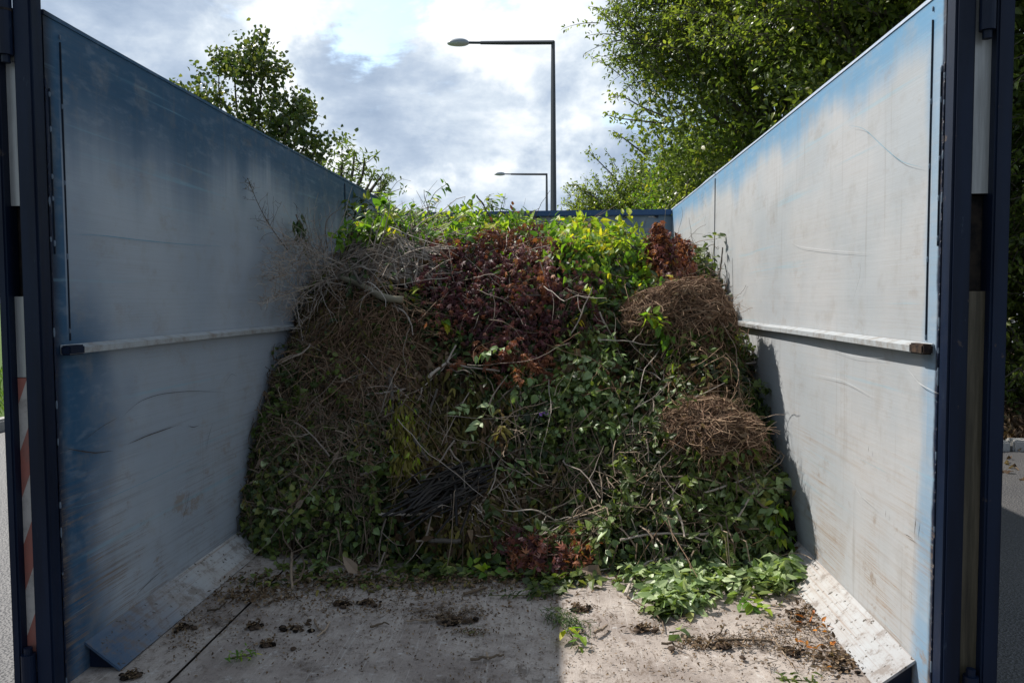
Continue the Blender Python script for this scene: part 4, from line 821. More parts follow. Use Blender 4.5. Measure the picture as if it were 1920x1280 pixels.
SPR = [
 ('tallest leafy shoot standing above the heap, left of the nearer lamp', [(800, 420), (803, 385), (815, 360), (838, 345)], 24, .055, 'leaf_lime', 5.4),
 ('leafy shoot leaning over the left wall rim, leftmost on the crest', [(745, 420), (715, 400), (690, 378), (662, 366)], 30, .065, 'leaf_ivy', 5.3),
 ('broad leafed shoot upright beside the left wall rim', [(742, 430), (738, 400), (728, 375), (726, 362)], 15, .07, 'leaf_lime', 5.2),
 ('short bright shoot between the left rim and the tallest shoot', [(778, 430), (775, 400), (768, 385)], 16, .055, 'leaf_lime', 5.3),
 ('green shoot with drooping pairs of leaves beside the dark upright stem', [(905, 420), (912, 390), (918, 378), (915, 368)], 14, .055, 'leaf_ivy', 5.4),
 ('green shoot crossing behind the dark upright stem, right side', [(930, 420), (938, 395), (942, 380), (945, 370)], 16, .06, 'leaf_lime', 5.4),
 ('small shoot with orange tinged leaves over the back rail', [(950, 420), (958, 400), (968, 392)], 9, .04, 'leaf_rust', 5.5),
 ('yellow leafed shoot spreading in front of the back rail, centre right', [(1130, 445), (1110, 420), (1090, 408), (1082, 405)], 18, .07, 'leaf_yellow', 5.0),
 ('bright yellow green shoot pointing up right in front of the back rail', [(1120, 460), (1145, 430), (1165, 412), (1178, 403)], 20, .07, 'leaf_yellow', 5.0),
 ('single pair of yellow leaves on a thin stem near the rusty maple', [(1150, 450), (1185, 430), (1200, 425)], 7, .055, 'leaf_yellow', 5.0),
 ('lime shoot low on the crest left of the yellow ones', [(1000, 450), (1010, 425), (1018, 415)], 18, .055, 'leaf_lime', 5.2),
 ('green shoot climbing the right wall beside the vertical seam', [(1330, 545), (1335, 500), (1338, 470), (1340, 442)], 20, .055, 'leaf_ivy', 4.75),
 ('green leafy shoot leaning on the right wall below the seam shoot', [(1325, 560), (1322, 520), (1316, 495), (1312, 480)], 34, .05, 'leaf_ivy', 4.8),
 ('trailing ivy stem hanging down over the upper root ball', [(1215, 590), (1240, 600), (1262, 640), (1268, 700), (1265, 735)], 32, .055, 'leaf_lime', 3.72),
 ('cluster of fresh leaves on the left shoulder of the upper root ball', [(1195, 600), (1215, 590), (1235, 600)], 22, .05, 'leaf_lime', 3.74),
 ('forked ivy shoot with two big leaves right of the trailing ivy stem', [(1262, 640), (1290, 655), (1320, 665), (1330, 668)], 12, .065, 'leaf_ivy', 3.72),
 ('row of shiny leaves trailing just under the lower root ball', [(1225, 852), (1255, 850), (1290, 862), (1330, 870)], 26, .055, 'leaf_lime', 3.42),
 ('trailing shoot with yellow leaves right of the bent branch end', [(745, 545), (790, 570), (830, 600), (860, 625)], 30, .05, 'leaf_lime', None),
 ('drooping greenish shoot below the yellow leaved one, left of the red maple', [(850, 600), (865, 640), (870, 680), (850, 700)], 30, .045, 'leaf_ivy', None),
 ('weedy shoot growing out near the foot of the heap, centre right', [(1110, 1000), (1095, 970), (1100, 950), (1085, 930)], 26, .055, 'leaf_ivy', None),
 ('leafy shoot hanging at the right foot of the heap beside the skirt plate', [(1470, 900), (1455, 940), (1455, 980), (1470, 1010)], 26, .05, 'leaf_lime', None),
 ('shoot with pale rounded leaves low on the right of the heap', [(1250, 990), (1285, 975), (1310, 985)], 22, .035, 'leaf_pale_green', None),
 ('small leafy shoot on the left edge of the heap against the wall', [(480, 900), (470, 870), (478, 840)], 22, .04, 'leaf_ivy', None),
 ('leaf cluster at the lower left foot of the heap near the forked twig', [(480, 1030), (500, 1010), (490, 990)], 24, .05, 'leaf_ivy', None),
 ('arching shoot of glossy leaves at the foot of the heap left of centre', [(740, 1070), (770, 1055), (800, 1060), (830, 1075)], 22, .07, 'leaf_ivy', None),
 ('pale sprig lying just off the heap left of the red maple sprig', [(870, 1080), (895, 1065), (915, 1075)], 14, .06, 'leaf_lime', None),
 ('low shoot of narrow yellow green leaves in the middle of the heap', [(1060, 610), (1090, 590), (1105, 580)], 26, .05, 'leaf_yellow', None)]
SPR += [
 ('small bunch of yellow leaves at the cut end of the bent branch', [(758, 568), (768, 555), (778, 548)], 16, .04, 'leaf_yellow', None),
 ('arching leafy shoot above the crest just right of the tallest shoot', [(830, 430), (842, 408), (858, 395)], 18, .06, 'leaf_lime', 5.2),
 ('full leafed shoot between the tallest shoot and the dark stem', [(862, 430), (868, 405), (880, 390)], 26, .06, 'leaf_lime', 5.1),
 ('leafy shoot crossing the left end of the back rail', [(812, 440), (800, 415), (790, 405)], 26, .055, 'leaf_lime', 5.1),
 ('low full shoot left of the brushwood, against the left wall', [(700, 450), (690, 425), (672, 405)], 34, .055, 'leaf_ivy', 5.0),
 ('leafy shoot touching the far seam of the left wall', [(690, 440), (668, 400), (652, 385)], 30, .05, 'leaf_ivy', 5.0),
 ('broad pale shoot in front of the back rail below the orange tinged one', [(965, 445), (972, 420), (985, 408)], 24, .06, 'leaf_lime', 5.0),
 ('sunlit shoot right of the dark upright stem, lowest of the group', [(935, 440), (948, 418), (962, 410)], 26, .055, 'leaf_lime', 4.95),
 ('broad leafed shoot below the back rail, left of the yellow pair', [(1060, 450), (1048, 425), (1040, 412)], 22, .06, 'leaf_lime', 5.0)]
for lab, pts, n_, sz, mt, YY in SPR: sprig(lab, pts, n_, sz, mt, YY)
# hanging seed tassel
Q = stem([(752, 745), (755, 780), (758, 820), (752, 865), (775, 885)], out=.10); r_ = empty('seed_tassel', tuple(Q[0])); tag(r_, 'hanging tassel of yellow green and orange winged seeds left of the hollow middle', 'seeds')
a = Soup(); tubes(a, Q, np.linspace(.004, .002, 14), 'twig_brown'); a.build('stem', r_); b = Soup(); n = 420; u = rng.beta(1.6, 1.6, n); k = np.minimum((u*13).astype(int), 12)
P = Q[k]+rng.normal(size=(n, 3))*np.array([.026, .026, .02]); leaves(b, P, rdir(n), unit(rdir(n)*.6+DOWN*1.4), rng.uniform(.03, .05, n), 'leaf_olive', 'narrow', rng.uniform(.6, 1, n))
n = 130; P = Q[rng.integers(0, 13, n)]+rng.normal(size=(n, 3))*.03; leaves(b, P, rdir(n), unit(rdir(n)*.6+DOWN*1.4), rng.uniform(.03, .045, n), 'leaf_yellow', 'narrow', rng.uniform(0, .3, n)); b.build('seeds', r_)
# withered leaf fans
for c_, lab in ((((905, 770), (930, 800), (945, 830)), 'withered olive brown leaf fan hanging right of the seed tassel'), (((840, 760), (835, 800), (828, 850)), 'withered brown leaf fan hanging between tassel and hollow'), (((990, 1010), (1000, 990), (1010, 1000)), 'tuft of curled golden brown leaves above the red maple sprig')):
    sprig(lab, list(c_), 60, .06, 'leaf_dead' if 'brown leaf' in lab else 'leaf_olive', None, .09, 'withered_sprig', kind='narrow', group='withered sprigs', droop=1.6, smat='twig_brown', spreadv=.03)

# sticks, each lifted off the heap
def stick(label, pts, r0, r1, mat='twig_brown', Y=None, out=.05, name='stick', group='sticks on the heap', forks=(), cat='stick', sides=7):
    Q = stem(pts, Y, out); Q = Q+np.cumsum(rng.normal(size=Q.shape)*.0015, 0); s = Soup(); tubes(s, Q, np.linspace(r0, r1, 14)*(1+.12*rng.normal(size=14)), mat, sides=sides)
    for fp, fr in forks: F_ = stem(fp, Y, out); F_[0] = Q[np.argmin(((Q-F_[0])**2).sum(1))]; tubes(s, F_, np.linspace(fr, fr*.5, 14), mat, sides=5)
    return tag(s.build(name), label, cat, group)
Qb = stem([(598, 512), (640, 522), (672, 530), (700, 548), (722, 560), (755, 562)], out=.12)
s = Soup(); rr = np.linspace(.013, .019, 14)*(1+.06*rng.normal(size=14)); tubes(s, Qb, rr, 'bark_green', sides=12); br = s.build('thick_branch', smooth=True); tag(br, 'thick bent grey green branch lying across the upper left of the heap', 'branch')
s = Soup(); e = Qb[-1]; tubes(s, [e, e+(Qb[-1]-Qb[-2])*.05, e+(Qb[-1]-Qb[-2])*.1], np.array([.0175, .0175, .017]), 'cut_wood', sides=12); s.build('cut_end', br)
s = Soup(); tubes(s, [Qb[6], Qb[6]+[-.02, -.01, .03], Qb[6]+[-.045, 0, .075]], np.array([.009, .008, .007]), 'bark_grey', sides=7); s.build('side_stub', br)
STK = [
 ('thick dark stick standing vertically left of the seed tassel', [(733, 690), (735, 740), (738, 795)], .010, .008, 'bark_grey'),
 ('grey stick running down right behind the seed tassel', [(742, 745), (765, 785), (780, 830), (800, 862)], .009, .006, 'bark_grey'),
 ('dark leaning stick right of the seed tassel', [(820, 730), (808, 765), (799, 815)], .006, .004, 'bark_grey'),
 ('pale straight stalk lying level above the seed tassel', [(688, 741), (725, 737), (762, 732)], .005, .004, 'twig_pale'),
 ('pale short branch piece with an end knob below the red maple leaves', [(805, 708), (820, 695), (838, 680)], .008, .006, 'twig_pale'),
 ('long grey twig running right from the pale branch piece', [(838, 682), (880, 686), (935, 692)], .006, .004, 'twig_pale'),
 ('curved pale stem arching below the thick bent branch', [(735, 572), (760, 585), (772, 610), (775, 632)], .005, .003, 'twig_pale'),
 ('upright pale stick in the brushwood bundle', [(778, 535), (782, 495), (786, 462)], .006, .005, 'twig_pale'),
 ('dark upright stem with a knobbed tip above the lime leaves', [(925, 418), (905, 385), (890, 366)], .006, .0045, 'bark_grey'),
 ('long curved straw coloured twig low on the right of the heap', [(1310, 1002), (1350, 995), (1385, 965), (1405, 925), (1420, 905)], .005, .003, 'twig_pale'),
 ('long straight twig rising to the right wall, under the lower root ball', [(1320, 925), (1400, 900), (1445, 878), (1470, 852)], .0045, .003, 'twig_pale'),
 ('arched twig over the lower right clippings', [(1385, 910), (1410, 925), (1430, 950), (1445, 955)], .005, .004, 'twig_brown'),
 ('knotty vertical twig in the lower right hollow', [(1262, 915), (1265, 950), (1280, 975), (1283, 1010)], .006, .004, 'twig_pale'),
 ('level brown twig in the lower right hollow', [(1150, 885), (1220, 893), (1300, 890), (1350, 905)], .005, .003, 'twig_brown'),
 ('twig reaching out from the right foot of the heap', [(1165, 1010), (1230, 998), (1290, 1000), (1330, 1015)], .005, .003, 'twig_pale'),
 ('sloping twig across the dry stalks at the upper left', [(640, 640), (665, 690), (690, 760)], .005, .003, 'straw'),
 ('long bent stalk on the lower left face', [(680, 830), (640, 880), (600, 930), (610, 880)], .004, .003, 'twig_pale'),
 ('straw coloured split stalk pointing left in the centre', [(725, 893), (770, 890), (815, 886)], .006, .003, 'straw'),
 ('crooked twig ending above the black stems', [(675, 890), (700, 880), (720, 868)], .006, .004, 'twig_pale'),
 ('pale level branch under the black stems', [(710, 962), (760, 962), (808, 960)], .007, .005, 'twig_pale'),
 ('second level branch under the black stems, further right', [(805, 1010), (835, 1012), (862, 1010)], .010, .009, 'bark_grey'),
 ('crooked pale twig on the left edge halfway up the heap', [(498, 782), (520, 768), (550, 765), (580, 790)], .006, .004, 'twig_pale'),
 ('long pale twig low on the left face', [(460, 947), (500, 950), (535, 957)], .006, .004, 'twig_pale'),
 ('dark stick leaning on the right wall above the upper root ball', [(1345, 560), (1348, 520), (1352, 465)], .006, .004, 'bark_grey'),
 ('thin reddish stem arching out of the upper root ball towards the wall', [(1240, 545), (1262, 535), (1300, 540), (1380, 532)], .0035, .002, 'straw'),
 ('pale crooked twig hanging in front of the red maple leaves', [(965, 480), (955, 520), (952, 560)], .003, .002, 'twig_pale'),
 ('short light forked root tip below the red maple leaves', [(965, 655), (964, 640), (975, 632)], .005, .003, 'twig_pale')]
for row in STK:
    Yv = {'dark upright stem': 5.2, 'dark stick leaning': 4.6}.get(' '.join(row[0].split()[:3])); stick(*row, Y=Yv, out=.075)
fk = stick('pale forked root shaped twig standing at the lower left foot of the heap', [(548, 1100), (547, 1060), (550, 1035)], -.009*-.6, .0045, 'twig_brown', out=.10,
           forks=[([(550, 1035), (532, 1012), (528, 985)], .0035), ([(550, 1035), (552, 1000), (560, 975)], .0035), ([(550, 1035), (585, 1020), (605, 1000)], .0035), ([(560, 1090), (572, 1060), (565, 1040)], .0045)])
stick('bent twig lying half in the sun where clippings spill on the floor', [(1172, 1113), (1182, 1085), (1192, 1060), (1230, 1046), (1285, 1050)], .007, .003, 'twig_pale', out=.04, group='sticks on the floor', forks=[([(1192, 1060), (1140, 1065), (1090, 1075)], .003)])
# black stems
s = Soup()
for q in range(46):
    a0 = (random.gauss(780, 30), random.gauss(950, 24)); b0 = (random.gauss(880, 26), random.gauss(892, 22)); Q = stem([a0, ((a0[0]+b0[0])/2, (a0[1]+b0[1])/2-random.uniform(-16, 20)), b0], out=random.uniform(.12, .2)); tubes(s, Q, np.linspace(.004, .006, 14)*random.uniform(.7, 1.3), 'twig_black', sides=5)
tag(s.build('black_stems'), 'bundle of blackened wet stems low in the middle of the heap', 'stems')
s = Soup()
for q in range(60):
    c = hit(random.gauss(888, 16), random.gauss(955, 14), random.uniform(.03, .1)); P = [c]; d = unit(rng.normal(size=3)+[0, -.3, -.8])
    for _ in range(5): d = unit(d+rng.normal(size=3)*.4); P.append(P[-1]+d*random.uniform(.01, .022))
    tubes(s, np.array(P), np.linspace(.0035, .001, 6), 'twig_brown' if q % 3 else 'twig_pale', sides=4)
tag(s.build('frayed_roots'), 'shaggy brown frayed roots right of the black stems', 'roots')
# root balls: matted earth with loops of dry stalks over them
def rootball(px, py, Y, rad, nst, label, seed):
    c = at(px, py, Y); root = empty('root_ball', tuple(c)); tag(root, label, 'root ball', 'root balls on the right of the heap'); rad = np.array(rad)
    def rr(D): return rad*(1+.22*fbm(D*rad+c, 5, seed, 3)+.10*fbm(D*rad+c, 16, seed+5, 2))[:, None]
    s = Soup(); u, v = np.meshgrid(np.linspace(0, 2*np.pi, 72, endpoint=False), np.linspace(.02, np.pi-.02, 45)); D = np.stack([np.cos(u)*np.sin(v), np.sin(u)*np.sin(v), np.cos(v)], -1).reshape(-1, 3)
    V = c+D*rr(D); V[:, 0] = np.minimum(V[:, 0], XR-.012); a, e = np.meshgrid(np.arange(44), np.arange(72), indexing='ij'); i0 = a*72+e; i1 = a*72+(e+1) % 72
    s.add(V, np.stack([i0, i0+72, i1+72, i1], -1).reshape(-1, 4), .5, 'soil_dry'); s.build('soil_core', root)
    s = Soup(); n = nst; D = rdir(n); D[:, 1] = -np.abs(D[:, 1])*.9+.2; D[:, 2] = D[:, 2]*.8+.35*rng.random(n); D = unit(D); T = unit(np.cross(D, rdir(n))+np.array([.1, 0, .1])); lf = rng.uniform(.99, 1.16, (n, 1)); P = [c+D*rr(D)*lf]
    for q in range(8):
        D = unit(D+T*.11*rng.uniform(.5, 1.5, (n, 1))); T = unit(T+rdir(n)*.45); lf = lf+rng.normal(size=(n, 1))*.02; P.append(c+D*rr(D)*np.maximum(lf, 1.0))
    P = np.stack(P, 1); P[..., 0] = np.minimum(P[..., 0], XR-.015); P[..., 2] = np.maximum(P[..., 2], ZF+.01)
    tubes(s, P, rng.uniform(.0009, .0026, n)[:, None]*np.ones((1, 9)), 'straw', sides=3, cap=False)
    m_ = nst//2; D = unit(rdir(m_)+[0, -.5, .15]); P0 = c+D*rr(D)*.98; DD = unit(D*.6+rdir(m_)*.9); P = [P0]
    for q in range(5): DD = unit(DD+rdir(m_)*.4+[0, 0, -.14]); P.append(P[-1]+DD*rng.uniform(.012, .034, (m_, 1)))
    P = np.stack(P, 1); P[..., 0] = np.minimum(P[..., 0], XR-.015); tubes(s, P, rng.uniform(.0008, .002, m_)[:, None]*np.linspace(1, .4, 6)[None], 'straw', sides=3, cap=False)
    s.build('dry_stalks', root)
    s = Soup(); n = 420; D = rdir(n); D[:, 1] = -np.abs(D[:, 1]); D[:, 2] -= .3; D = unit(D); P = c+D*rr(D)*1.07; P[:, 0] = np.minimum(P[:, 0], XR-.02); leaves(s, P, unit(D+rdir(n)*.8), rdir(n), rng.uniform(.018, .04, n), 'leaf_dead', 'ovate')
    n = 150; D = rdir(n); D[:, 1] = -np.abs(D[:, 1])-.2; D[:, 2] = -np.abs(D[:, 2])*.8-.15; D = unit(D); P = c+D*rr(D)*1.12; P[:, 0] = np.minimum(P[:, 0], XR-.02); leaves(s, P, unit(D+rdir(n)*.6), unit(rdir(n)+DOWN), rng.uniform(.03, .05, n), 'leaf_ivy', 'ovate'); s.build('leaf_scraps', root)
rootball(1283, 596, 3.96, (.235, .2, .18), 1300, 'upper root ball, a large rounded mat of dry stalks trailing ivy', 1)
rootball(1332, 812, 3.47, (.195, .17, .15), 950, 'lower root ball of dark soil capped with tangled dry roots', 2)
s = Soup(); tangle(s, [(1300, 690, 90, 60, 1), (1240, 700, 50, 50, .8)], 200, (.1, .3), (.001, .0024), 'straw', curl=.5, lift=(.01, .1)); tag(s.build('brown_stalks'), 'brown tangled stalks between the two root balls', 'stalks', kind='stuff')
# single big dead leaves
def deadleaf(label, px, py, size, ang, mat='leaf_tan', out=.09, kind='curled', floor_=False, group='large dead leaves', tilt=.5):
    P = on_z(px, py, ZF+.012) if floor_ else hit(px, py, out); s = Soup(); d = RT*math.cos(math.radians(ang))+UP*math.sin(math.radians(ang)); N = -FW+np.array([0, 0, tilt])
    if floor_: d = np.array([math.cos(math.radians(ang)), math.sin(math.radians(ang)), .15]); N = np.array([0, -.2, 1])
    leaves(s, np.array([P]), np.array([N]), np.array([d]), size, mat, kind, np.array([random.random()])); tag(s.build('dead_leaf'), label, 'leaf', group)
for a_ in (('long tan leaf stuck on the left edge of the heap', 478, 878, .10, 35, 'leaf_tan', .1, 'ovate'), ('narrow tan leaf standing upright on the left face', 623, 872, .07, 75, 'leaf_tan', .1, 'narrow'), ('small tan leaf low on the left face', 555, 955, .06, 60, 'leaf_tan', .1, 'ovate'),
           ('big pointed brown leaf at the foot of the heap, left of centre', 670, 1075, .085, 130, 'leaf_tan', .12, 'ovate'), ('curled brown leaf under the black stems', 790, 1012, .05, 20, 'leaf_dead', .1, 'ovate'), ('brown leaf beside the roots of the black stems', 838, 1045, .05, 60, 'leaf_dead', .1, 'ovate'),
           ('pale tan leaf on the floor near the heap, right of the red sprig', 1128, 1078, .08, 160, 'leaf_tan', .06, 'broad'), ('dark pointed leaf caught by the left wall above the fine dry twigs', 560, 405, .17, -75, 'leaf_dark_green', .06, 'ovate')):
    if a_[0].startswith('dark pointed'):
        s = Soup(); n = 26; a1, b1 = wl(555, 402, .06), wl(572, 450, .08); u = rng.random((n, 1)); P = a1+(b1-a1)*u+rng.normal(size=(n, 3))*.012; leaves(s, P, rdir(n), unit(rdir(n)*.4+DOWN), rng.uniform(.05, .08, n), 'leaf_dark_green', 'narrow')
        tubes(s, [a1, (a1+b1)/2, b1, wl(580, 475, .08)], np.full(4, .003), 'twig_brown'); tag(s.build('wilted_sprig'), 'wilted dark leaf sprig caught on the left wall above the fine dry twigs', 'sprig'); continue
    deadleaf(*a_)
s = Soup(); c = hit(1016, 777, .06); n = 8; leaves(s, c+rng.normal(size=(n, 3))*.008, rdir(n), rdir(n), .022, 'violet_petals', 'broad'); tag(s.build('violet_flower'), 'tiny violet flower lying among green leaves mid heap', 'flower')

# ------------------------------------------------------------------ spill on the floor
def fpts(blobs, n):
    out = []
    tot = sum(b[4] for b in blobs)
    for b in blobs:
        k = int(n*b[4]/tot)+1; a = rng.random(k)*2*np.pi; r = np.sqrt(rng.random(k))*(1+.25*rng.normal(size=k)); out += [on_z(b[0]+b[2]*q*math.cos(p), b[1]+b[3]*q*math.sin(p), ZF) for q, p in zip(r, a)]
    P = np.array(out); ok = (P[:, 0] > XL+.06) & (P[:, 0] < XR-.09) & (P[:, 1] > 2.12); return P[ok]
def litter(s, blobs, n, size, mat, kind, h=(.004, .03), flop=.5):
    P = fpts(blobs, n); n = len(P); P[:, 2] += rng.uniform(*h, n); D = rdir(n); D[:, 2] *= .35
    leaves(s, P, unit(rdir(n)*flop+np.array([0, 0, 1.])), D, rng.uniform(.6, 1.25, n)*size, mat, kind)
s = Soup(); GS = [(1290, 1085, 110, 38, 1), (1210, 1060, 60, 25, .5), (1400, 1060, 80, 30, .5), (1270, 1135, 50, 14, .35), (1460, 1085, 45, 26, .6)]
litter(s, GS, 1700, .05, 'leaf_pale_green', 'ovate', (.006, .05), .85); litter(s, GS, 300, .048, 'leaf_ivy', 'ovate', (.004, .05), .8); litter(s, [(1480, 1075, 35, 30, 1)], 120, .065, 'leaf_pale_green', 'ovate', (.02, .09), 1)
litter(s, [(1050, 1090, 70, 10, 1), (1430, 1105, 70, 25, .6), (850, 1075, 120, 12, 1), (1260, 1150, 40, 8, .3)], 420, .05, 'leaf_ivy', 'ovate', (.004, .03), .7)
tag(s.build('spilled_leaves'), 'pale green privet leaves spilled in the sun at the right foot of the heap', 'leaves', kind='stuff')
s = Soup(); DB = [(1500, 1170, 70, 55, 1), (1560, 1235, 50, 36, 1), (1440, 1200, 120, 50, .7), (1370, 1205, 90, 16, .35), (1210, 1180, 40, 8, .2), (1520, 1130, 35, 35, .6), (1310, 1205, 40, 12, .6)]
litter(s, DB, 1100, .012, 'leaf_dead', 'ovate', (.001, .012), .7); litter(s, DB, 220, .02, 'leaf_dead', 'ovate', (.004, .014), .8); litter(s, [(1540, 1190, 50, 50, 1)], 22, .026, 'leaf_orange', 'ovate', (.01, .02), .8)
litter(s, [(850, 1150, 90, 14, 1), (780, 1100, 120, 14, .8), (600, 1090, 150, 14, 1.2), (880, 1185, 40, 6, .4), (400, 1150, 50, 30, .5), (1090, 1140, 20, 10, .3), (470, 1190, 120, 40, .3), (640, 1140, 100, 20, .3), (345, 1190, 40, 40, .5), (1300, 1240, 200, 40, .25)], 1900, .010, 'leaf_dead', 'ovate', (.001, .007), .6)
P = fpts([(1480, 1190, 90, 60, 1), (1370, 1200, 80, 14, .7), (840, 1150, 60, 20, .5), (640, 1120, 150, 40, .5), (900, 1100, 150, 14, .6), (1200, 1150, 150, 40, .3)], 620); n = len(P); P[:, 2] += .006; D = rdir(n); D[:, 2] *= .08; D = unit(D); L = rng.uniform(.01, .05, n)[:, None]
tubes(s, np.stack([P-D*L*.5, P+rng.normal(size=(n, 3))*.003, P+D*L*.5], 1), np.full((n, 3), .0010), 'twig_brown', sides=3, cap=False)
litter(s, [(760, 1088, 360, 14, 1), (480, 1120, 80, 16, .3)], 1500, .018, 'leaf_dead', 'ovate', (.002, .02), .8); litter(s, [(620, 1092, 200, 10, 1), (900, 1082, 180, 8, 1)], 240, .035, 'leaf_ivy', 'ovate', (.003, .02), .7); litter(s, [(900, 1180, 620, 110, 1)], 2300, .009, 'leaf_dead', 'ovate', (.001, .004), .4); litter(s, [(760, 1110, 330, 40, 1)], 900, .014, 'leaf_dead', 'ovate', (.001, .008), .6); litter(s, [(700, 1100, 300, 16, 1)], 160, .03, 'leaf_olive', 'narrow', (.002, .015), .6)
tag(s.build('floor_litter'), 'brown crumbs, leaf scraps and bark bits scattered on the container floor', 'litter', kind='stuff')
CL = [('long dark smear of soil in the right foreground', 1360, 1212, 24, 5, 'f'), ('wet brown soil clump with a twig, centre right foreground', 1258, 1218, 11, 6, 'c'), ('small flat soil clump right of the twig clump', 1392, 1235, 9, 4, 'c'), ('soil clump beside the green fir tuft', 1085, 1143, 16, 6, 'f'), ('crumbly soil patch above the centre floor', 1208, 1180, 18, 4, 'f'),
      ('dark round soil clump in the left foreground', 551, 1218, 8, 5, 'c'), ('flat soil crumble near the left floor seam', 477, 1175, 12, 5, 'f'), ('elongated crumble of soil left of the forked twig pieces', 560, 1178, 22, 7, 'f'), ('two lobed soil crumble near the left foreground leaf', 500, 1209, 12, 5, 'f'), ('dark soil pile against the left skirt plate', 340, 1178, 20, 8, 'f'),
      ('tangled straw and soil wad left of centre', 850, 1165, 36, 9, 'f'), ('thin smear of soil at the far left corner of the floor', 250, 1268, 20, 5, 'f'), ('dark smear of soil below the heap, left of centre', 690, 1132, 18, 5, 'f'), ('small soil crumb right of the centre smear', 640, 1133, 12, 4, 'f'), ('soil heap along the right skirt plate, nearest the camera', 1575, 1245, 34, 16, 'f'), ('soil heap along the right skirt plate, farther back', 1505, 1160, 28, 20, 'f'),
      ('soil wad in the right foreground under orange leaves', 1490, 1222, 24, 8, 'f')]
for q, (lab, px, py, rx, ry, ty) in enumerate(CL):
    s = Soup(); c0 = on_z(px, py, ZF); sx = np.linalg.norm(on_z(px+rx, py, ZF)-c0); sy_ = np.linalg.norm(on_z(px, py-ry, ZF)-c0)
    if ty == 'c': lump(s, c0+[0, 0, sx*.3], (sx*.7, min(sy_, sx*1.2)*.7, sx*.35), 'soil_dry', .5, 50, 28, q)
    else:
        for e in range(int(13*max(1, rx/20))):
            p = c0+np.array([rng.normal()*sx*.62, rng.normal()*sy_*.62, .004]); r_ = random.uniform(.003, .009); p[0] = min(max(p[0], XL+.1), XR-.1); lump(s, p, (r_*1.6, r_*1.3, r_*.7), 'soil_dry' if e % 2 else 'soil', .5, 60, 8, e+q)
        n = int(45*max(1, rx/20)); P = c0+np.stack([rng.normal(size=n)*sx*.55, rng.normal(size=n)*sy_*.55, rng.uniform(.004, .02, n)], 1); P[:, 0] = np.clip(P[:, 0], XL+.1, XR-.1); leaves(s, P, unit(rdir(n)*.8+[0, 0, 1]), rdir(n)*[1, 1, .3], rng.uniform(.007, .018, n), 'leaf_dead', 'ovate')
    tag(s.build('soil_clump'), lab, 'soil', 'soil clumps on the floor')
def floor_stick(lab, pts, r0, r1, mat='twig_brown', forks=()):
    W = np.array([on_z(px, py, ZF+r0+.002) for px, py in pts]); t_ = np.linspace(0, len(W)-1, 10); Q = np.stack([np.interp(t_, np.arange(len(W)), W[:, c]) for c in range(3)], 1); Q[:, 2] += np.abs(rng.normal(size=10))*.003; s = Soup(); tubes(s, Q, np.linspace(r0, r1, 10), mat, sides=6)
    for fp in forks: tubes(s, np.array([on_z(px, py, ZF+r0+.004) for px, py in fp]), np.full(len(fp), r1), mat, sides=5)
    tag(s.build('floor_twig'), lab, 'twig', 'twigs on the container floor')
for a_ in (('curved dark twig lying left of the floor seam', [(388, 1145), (410, 1142), (425, 1128)], .004, .002), ('forked twig pair in the left foreground', [(590, 1165), (597, 1178), (610, 1186)], .004, .003, 'twig_brown', [[(595, 1192), (610, 1180), (618, 1165)]]), ('thin crooked twig left of the centre straw wad', [(695, 1176), (715, 1168), (730, 1170)], .004, .002),
           ('long thin twig pointing to the centre straw wad', [(762, 1164), (800, 1163), (830, 1160)], .003, .002), ('brown twig on the bare floor below the red maple sprig', [(870, 1114), (890, 1108), (910, 1100)], .006, .004), ('twig in shade at the bottom centre', [(882, 1237), (915, 1234), (945, 1228)], .004, .003, 'twig_brown', [[(915, 1234), (912, 1222)]]),
           ('short brown stick left of the floor seam near the heap', [(495, 1132), (510, 1124), (520, 1118)], .006, .005, 'twig_pale'), ('thin twig trailing from the sunlit clippings', [(1175, 1118), (1225, 1150), (1242, 1165), (1245, 1182)], .003, .002), ('sunlit twig by the soil clump, centre right', [(1240, 1206), (1262, 1208), (1280, 1216)], .004, .003),
           ('broken twig piece on the sunlit floor, centre', [(1115, 1188), (1130, 1180), (1138, 1172)], .006, .004), ('thin bent hair like stalk on the right skirt side', [(1440, 1180), (1480, 1240), (1490, 1255)], .002, .001), ('twig lying across the long dark smear', [(1345, 1200), (1400, 1199), (1450, 1203)], .005, .003), ('thin twig above the long dark smear', [(1340, 1195), (1352, 1185), (1358, 1172)], .003, .002)):
    floor_stick(*a_)
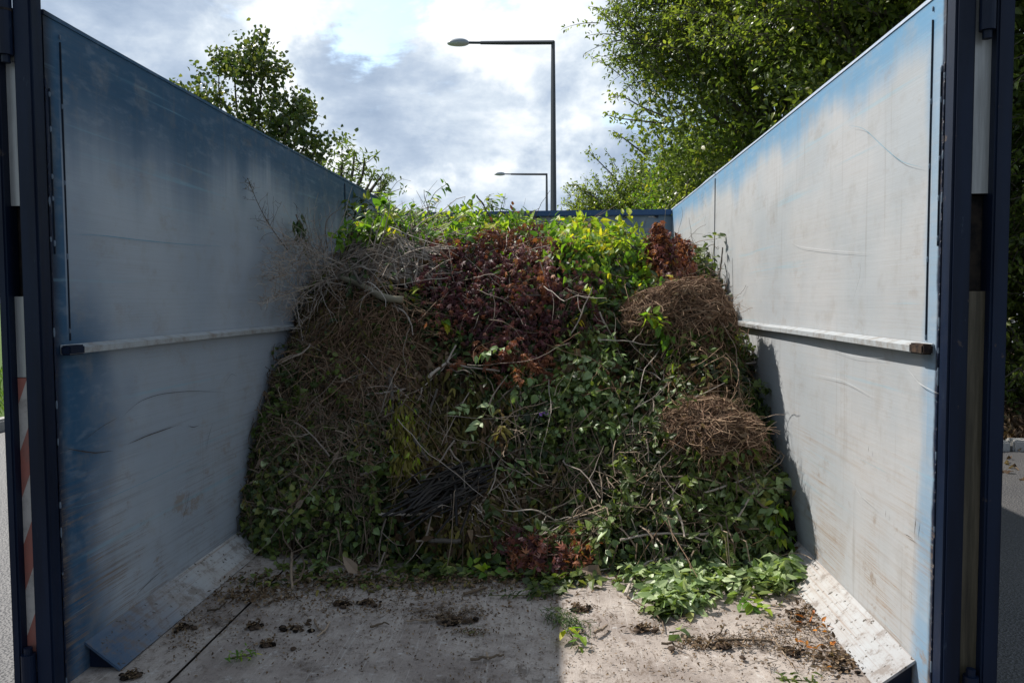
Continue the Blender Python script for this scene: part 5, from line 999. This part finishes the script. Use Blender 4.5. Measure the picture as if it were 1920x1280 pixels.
def floor_sprig(lab, pts, n, size, mat, kind='ovate', name='leafy_sprig', spreadv=.015):
    W = np.array([on_z(px, py, ZF+.012) for px, py in pts]); t_ = np.linspace(0, len(W)-1, 14); Q = np.stack([np.interp(t_, np.arange(len(W)), W[:, c]) for c in range(3)], 1); root = empty(name, tuple(Q[0])); tag(root, lab, 'sprig', 'sprigs on the container floor')
    a = Soup(); tubes(a, Q, np.linspace(.003, .0015, 14), 'green_stem', sides=5); a.build('stem', root); b = Soup(); k = rng.integers(0, 13, n); P = Q[k]+rng.normal(size=(n, 3))*spreadv; P[:, 2] = ZF+rng.uniform(.008, .035, n); T = unit(Q[k+1]-Q[k]); D = unit(T*.7+rdir(n)*[1, 1, .4])
    leaves(b, P, unit(rdir(n)*.5+[0, 0, 1]), D, rng.uniform(.7, 1.2, n)*size, mat, kind); b.build('leaves', root)
floor_sprig('dark green needle tuft lying across the shadow edge', [(1040, 1150), (1065, 1165), (1085, 1180)], 330, .028, 'leaf_dark_green', 'needle', 'needle_tuft', .022)
floor_sprig('bright little leaf cluster right below the needle tuft', [(1068, 1185), (1078, 1200), (1070, 1215)], 10, .045, 'leaf_lime')
floor_sprig('small green weed lying in the left foreground', [(435, 1232), (460, 1228), (480, 1222)], 22, .03, 'leaf_lime', 'narrow')
floor_sprig('thin evergreen sprig pointing left in front of the red maple sprig', [(1050, 1108), (990, 1115), (915, 1116)], 60, .025, 'leaf_dark_green', 'narrow', spreadv=.006)
floor_sprig('leafy end of the thin evergreen sprig', [(1050, 1105), (1020, 1110), (1000, 1112)], 26, .045, 'leaf_ivy')
floor_sprig('single pale leaf pair on the sunlit floor, centre', [(1255, 1185), (1268, 1183), (1275, 1182)], 4, .05, 'leaf_pale_green', 'broad')
floor_sprig('green sprig at the bottom edge of the floor, right', [(1455, 1270), (1490, 1274), (1530, 1277)], 26, .04, 'leaf_ivy', 'narrow')
floor_sprig('little green tuft right of the needle wad, in shade', [(880, 1186), (886, 1184), (890, 1182)], 30, .018, 'leaf_dark_green', 'needle')
floor_sprig('light green leaf cluster along the right litter, farther back', [(1385, 1125), (1410, 1135), (1430, 1140)], 18, .045, 'leaf_lime')
# leaf litter outside on the bed
s = Soup(); n = 5200; P = np.stack([rng.uniform(2.9, 6, n), rng.uniform(5.2, 9, n), rng.uniform(.17, .26, n)], 1); low = P[:, 1] < 6.5; P[low, 2] = .01; P = P[~low | (rng.random(n) < .12)]; n = len(P); P[P[:, 1] > 6.5, 2] = .03+.17*np.clip((P[P[:, 1] > 6.5, 1]-6.55)/.9, 0, 1)
leaves(s, P, unit(rdir(n)*.6+[0, 0, 1]), rdir(n)*[1, 1, .3], rng.uniform(.04, .08, n), 'leaf_dead', 'curled'); tag(s.build('leaf_litter'), 'fallen brown leaves on the bed and yard edge beyond the right door', 'leaves', kind='stuff')
